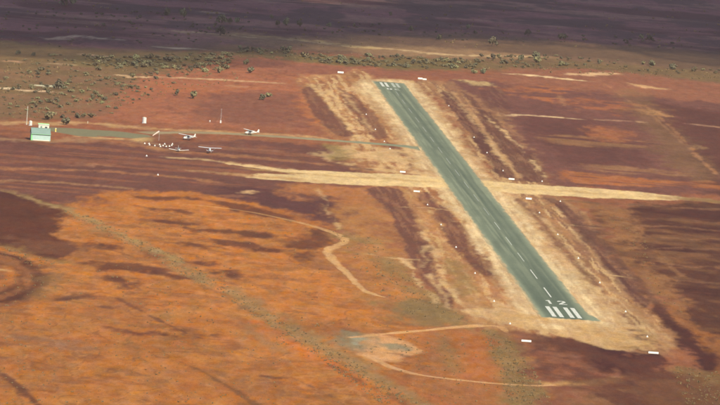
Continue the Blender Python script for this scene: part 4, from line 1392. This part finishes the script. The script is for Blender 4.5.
# single shrubs that can be picked out
for (x, y, w, lab, dk) in [
    (66, 124.5, 11, 'large dark shrub growing right of the green shed', True),
    (62, 118, 6, 'small dark shrub just above the large dark shrub by the shed', True),
    (77, 118, 6.5, 'grey shrub above the apron, right of the large dark shrub', True), (84, 117.5, 6, 'low grey shrub at the scrub edge above the apron', False),
    (91, 117.5, 6.5, 'rightmost low grey shrub at the scrub edge above the apron', False),
    (47, 119.5, 10, 'olive shrub directly behind the green shed', False),
    (177, 95.5, 7, 'round dark shrub alone on the red flat, left of a broader one', True), (193, 98.5, 9.5, 'broad olive shrub alone on the red flat', False),
    (250, 73, 9, 'broad shrub on the red flat near the far track', True), (247, 64.5, 6, 'pale small shrub above the broad one on the red flat', False),
    (263, 100, 8, 'dark shrub on the purple flat left of the runway head', True), (269, 97, 6, 'small shrub touching the dark one left of the runway head', False),
    (226, 69, 8, 'tall olive shrub at the right end of the scrub belt', False), (205, 72, 8, 'low shrub below the right end of the scrub belt', False), (219, 73, 8, 'grey shrub beside the tall olive one at the belt end', False),
    (284, 51.5, 8, 'dark blue-green shrub at the shade edge, left of a pair', True), (289, 52, 7, 'dark blue-green shrub at the shade edge, right of a pair', True),
    (304, 57, 8, 'wide shrub at the left end of the far dark hedge', False), (341, 61, 8.5, 'wide dark shrub in the far hedge above the runway head', True),
    (493, 59, 7, 'dark shrub at the left end of the far right scrub', True), (522, 60.5, 7, 'dark green shrub in the far right scrub', True), (535, 57.5, 8.5, 'broad green shrub in the far right scrub, upper of two', True),
    (536, 62.5, 8.5, 'broad green shrub in the far right scrub, lower of two', False), (562, 66, 7, 'green shrub right of the broad pair', False), (599, 64, 5, 'single green shrub at the edge of the red plain', True),
    (643, 64.5, 5, 'smaller of two neighbouring shrubs at the far right plain edge', False), (651, 65.5, 7, 'larger of two neighbouring shrubs at the far right plain edge', True),
    (674, 69.2, 9, 'flat dark shrub at the far right plain edge', True), (695, 71.5, 6, 'olive shrub near the right photo edge', False), (703, 70.5, 4.5, 'small olive shrub nearest the right photo edge', False),
    (483, 73.5, 7, 'shrub on the red soil right of the far runway end', True), (474, 73.5, 6, 'smaller shrub on the red soil right of the far runway end', False),
    (14, 90, 5, 'dark shrub far left beside the pale patch', True), (59, 89.5, 9, 'dark shrub right of the white clay patch', True), (34, 56, 5, 'lone dark shrub at upper left', True), (19, 54.5, 6, 'leftmost lone dark shrub at upper left', True),
]:
    shrub(x, y, w, lab, 'shrubs that stand out singly', dk)
# far trees in the shade
for (x, y, w, lab) in [
    (66, 5.5, 16, 'large dark tree clump in the cloud shade at top left'), (166, 15.5, 9, 'dark tree in the cloud shade, left of a second one'), (184, 17.5, 9, 'dark tree in the cloud shade, second from left'),
    (222, 23, 9, 'tall dark tree in the shade below the far dark band'), (209.5, 30.5, 5, 'small dark tree in the shade left of the pale track'), (230, 23, 6, 'small dark tree next to the tall one in shade'), (238, 22.5, 6, 'dark low tree right of the small one in shade'),
    (220, 35.5, 10, 'olive tree at the start of the far pale track'), (277, 25, 6, 'dark tree left of centre in the far shade'), (286, 25.5, 7, 'dark tree beside another in the far shade'), (300, 26.5, 7, 'dark tree at the lower edge of the far shade'), (329, 27, 5, 'small dark tree at the lower edge of the far shade'), (272, 19, 5, 'tiny dark tree in the middle of the far shade'),
    (390, 15.5, 4, 'tiny dark tree above the far runway end'), (411, 31, 5, 'small dark tree on the far lit plain edge'), (467.5, 29, 5, 'small dark tree in the far centre'), (475, 34, 4, 'tiny tree beside the far centre tree'), (440, 40, 7, 'olive bush on the far lit plain'),
    (560, 39.5, 6, 'dark tree of the far pair, left one'), (565, 39, 6, 'dark tree of the far pair, right one'), (642, 39.5, 6, 'left dark tree on the far right shade line'), (650, 40, 6, 'right dark tree on the far right shade line'), (528, 36, 6, 'dark low tree on the far right shade line'),
    (354, 27, 4, 'tiny tree at the right end of the far dark band'), (492, 46.5, 9, 'dark shrub mass on the shaded line right of centre'),
]:
    tr = shrub(x, y, w, lab, 'far trees under the cloud shade', True, 1.2)
    tr.name = 'tree'
    tr['category'] = 'tree'
scatter([(0, 60), (70, 54), (130, 57), (235, 54), (232, 66), (190, 72), (160, 90), (118, 110), (96, 116), (40, 118), (0, 112)], 100, 3.8, 6.4, 'olive saltbush in the scrub above the apron', 'saltbush in the scrub above the apron', .3, 1, .5)
scatter([(84, 58), (130, 57), (190, 55), (235, 54), (234, 62), (190, 70), (130, 68), (90, 66)], 58, 4.5, 7.5, 'olive bush in the dense belt at the top of the scrub', 'bushes of the dense scrub belt', .25, 2, .4)
scatter([(240, 48), (300, 55), (380, 57), (440, 58), (482, 62), (474, 69), (400, 68), (340, 64), (290, 58), (240, 52)], 62, 4.0, 6.4, 'bush in the long hedge beyond the far runway end', 'hedge beyond the far runway end', .4, 3, .38)
scatter([(480, 56), (560, 56), (612, 62), (600, 68), (540, 68), (484, 66)], 20, 3.5, 6, 'small bush in the scrub beyond the right plain', 'bushes beyond the right plain', .4, 4, .4)


def low_scrub(zones):
    """small bushes that merge into one cover: one mesh"""
    rg = random.Random(77)
    src = []
    for me in SH[:4] + SHD[:2]:
        co = np.empty(len(me.vertices) * 3, np.float32); me.vertices.foreach_get('co', co)
        ix = np.array([p.vertices[:] for p in me.polygons], np.int32)
        mi = np.empty(len(me.polygons), np.int32); me.polygons.foreach_get('material_index', mi)
        src.append((co.reshape(-1, 3), ix, mi))
    CO, IX, MI = [], [], []
    off = 0
    for zi, (pg, n, w0, w1, dk) in enumerate(zones):
        xs_ = [p[0] for p in pg]; ys_ = [p[1] for p in pg]
        k = t = 0
        while k < n and t < n * 100:
            t += 1
            x = rg.uniform(min(xs_), max(xs_)); y = rg.uniform(min(ys_), max(ys_))
            if not in_poly(x, y, pg):
                continue
            g = G(x, y)
            if float(fbm(np.array([g[0] / 14]), np.array([g[1] / 50]), 900 + zi, 2)[0]) < .5 * rg.uniform(.7, 1.15):
                continue
            k += 1
            j = rg.randrange(4, 6) if rg.random() < dk else rg.randrange(0, 4)
            c, ix, mi = src[j]
            r = rg.uniform(w0, w1) * mpp(x, y) / 2 / .67
            an = rg.uniform(0, 6.28)
            q = np.empty_like(c)
            q[:, 0] = (c[:, 0] * math.cos(an) - c[:, 1] * math.sin(an)) * r * rg.uniform(.8, 1.3) + g[0]
            q[:, 1] = (c[:, 0] * math.sin(an) + c[:, 1] * math.cos(an)) * r * rg.uniform(.8, 1.3) + g[1]
            q[:, 2] = c[:, 2] * r * rg.uniform(.45, .8)
            CO.append(q); IX.append(ix + off); MI.append(np.where(mi == 1, 2, 1 if j > 3 else 0)); off += len(c)
    o = mesh_obj('low_scrub', np.concatenate(CO).tolist(), np.concatenate(IX).tolist(), [LEAF, LEAFD, WOOD])
    o.data.polygons.foreach_set('material_index', np.concatenate(MI).astype(np.int32))
    tag(o, 'low olive scrub merging into a patchy cover around the bushes', 'scrub', kind='stuff')


low_scrub([
    ([(0, 60), (70, 54), (130, 57), (235, 54), (232, 68), (190, 74), (160, 92), (118, 112), (96, 117), (40, 119), (0, 114)], 190, 2.4, 4.4, .3),
    ([(84, 56), (130, 56), (190, 54), (236, 53), (236, 63), (190, 70), (130, 69), (88, 67)], 110, 2.6, 5.0, .2),
    ([(238, 47), (300, 54), (380, 56), (440, 57), (482, 61), (476, 70), (400, 69), (340, 65), (290, 59), (238, 53)], 170, 2.4, 5.0, .3),
    ([(480, 55), (560, 56), (640, 62), (720, 70), (720, 76), (600, 69), (540, 69), (484, 67)], 80, 2.2, 4.4, .3),
    ([(180, 14), (300, 22), (480, 26), (600, 36), (720, 44), (720, 50), (480, 42), (300, 32), (190, 34)], 90, 2.0, 4.0, .8),
    ([(0, 5), (180, 12), (230, 24), (230, 40), (180, 48), (0, 48)], 70, 2.0, 4.2, .8),
])
print('shrubs', nsh[0])


# ------------------------------------------------------------------ dry tussocks (uncountable): one mesh
def tussocks():
    rg = np.random.default_rng(5)
    V_, F_ = [], []
    zones = [   # polygon, number, size range (m)
        ([(0, 270), (200, 262), (330, 270), (400, 330), (360, 404), (0, 404)], 800, .25, .5, .42),
        ([(60, 210), (300, 215), (320, 270), (100, 260)], 140, .25, .45, .45),
        ([(60, 207), (110, 224), (180, 258), (260, 306), (345, 356), (420, 404), (380, 404), (300, 345), (220, 295), (140, 252), (70, 216)], 900, .3, .6, .2),
        ([(478, 328), (508, 340), (536, 372), (552, 404), (508, 404), (500, 372), (488, 350)], 600, .3, .6, .2),
        ([(330, 228), (380, 238), (420, 285), (470, 322), (400, 314), (360, 270)], 330, .3, .6, .3),
        ([(395, 330), (460, 335), (500, 380), (540, 404), (420, 404), (400, 370)], 260, .25, .5, .3),
        ([(672, 366), (720, 372), (720, 404), (685, 404)], 160, .3, .6, .2),
        ([(0, 60), (230, 56), (240, 80), (150, 100), (60, 118), (0, 118)], 650, .5, 1.1, .3),
        ([(240, 48), (480, 60), (720, 72), (720, 80), (480, 70), (240, 58)], 500, .5, 1.1, .3),
        ([(0, 246), (60, 262), (40, 268), (0, 256)], 90, .3, .5, .2),
        ([(590, 205), (640, 225), (660, 280), (690, 320), (660, 300), (620, 240)], 120, .3, .5, .3),
        ([(0, 0), (720, 0), (720, 48), (0, 48)], 500, .6, 1.3, .35),
    ]
    for zi, (pg, n, s0, s1, cl) in enumerate(zones):
        a = np.array(pg, float)
        lo, hi = a.min(0), a.max(0)
        k = 0; t = 0
        while k < n and t < n * 60:
            t += 1
            x, y = rg.uniform(lo[0], hi[0]), rg.uniform(lo[1], hi[1])
            if not in_poly(x, y, pg):
                continue
            g = G(x, y)
            if float(fbm(np.array([g[0] / 12]), np.array([g[1] / 26]), 700 + zi, 3)[0]) < cl * rg.uniform(.7, 1.3):
                continue
            k += 1
            s = rg.uniform(s0, s1) * (rg.uniform(.45, .8) if rg.random() < .6 else rg.uniform(.9, 1.35))
            for j in range(8):
                an = rg.uniform(0, 6.283); r = s * rg.uniform(.1, .6)
                cx, cy = g[0] + math.cos(an) * r, g[1] + math.sin(an) * r
                a2 = rg.uniform(0, 6.283); w = s * rg.uniform(.18, .4); h = s * rg.uniform(.5, 1.0)
                lx, ly = math.cos(an) * r * .6, math.sin(an) * r * .6
                b = len(V_)
                V_ += [(cx - math.cos(a2) * w, cy - math.sin(a2) * w, -.01), (cx + math.cos(a2) * w, cy + math.sin(a2) * w, -.01), (cx + lx + math.cos(a2) * w * .6, cy + ly + math.sin(a2) * w * .6, h * .7), (cx + lx, cy + ly, h)]
                F_.append((b, b + 1, b + 2, b + 3))
    o = mesh_obj('dry_tussocks', V_, F_, TUFT)
    tag(o, 'dry grass tussocks dotted over the red soil', 'tussocks', kind='stuff')


tussocks()
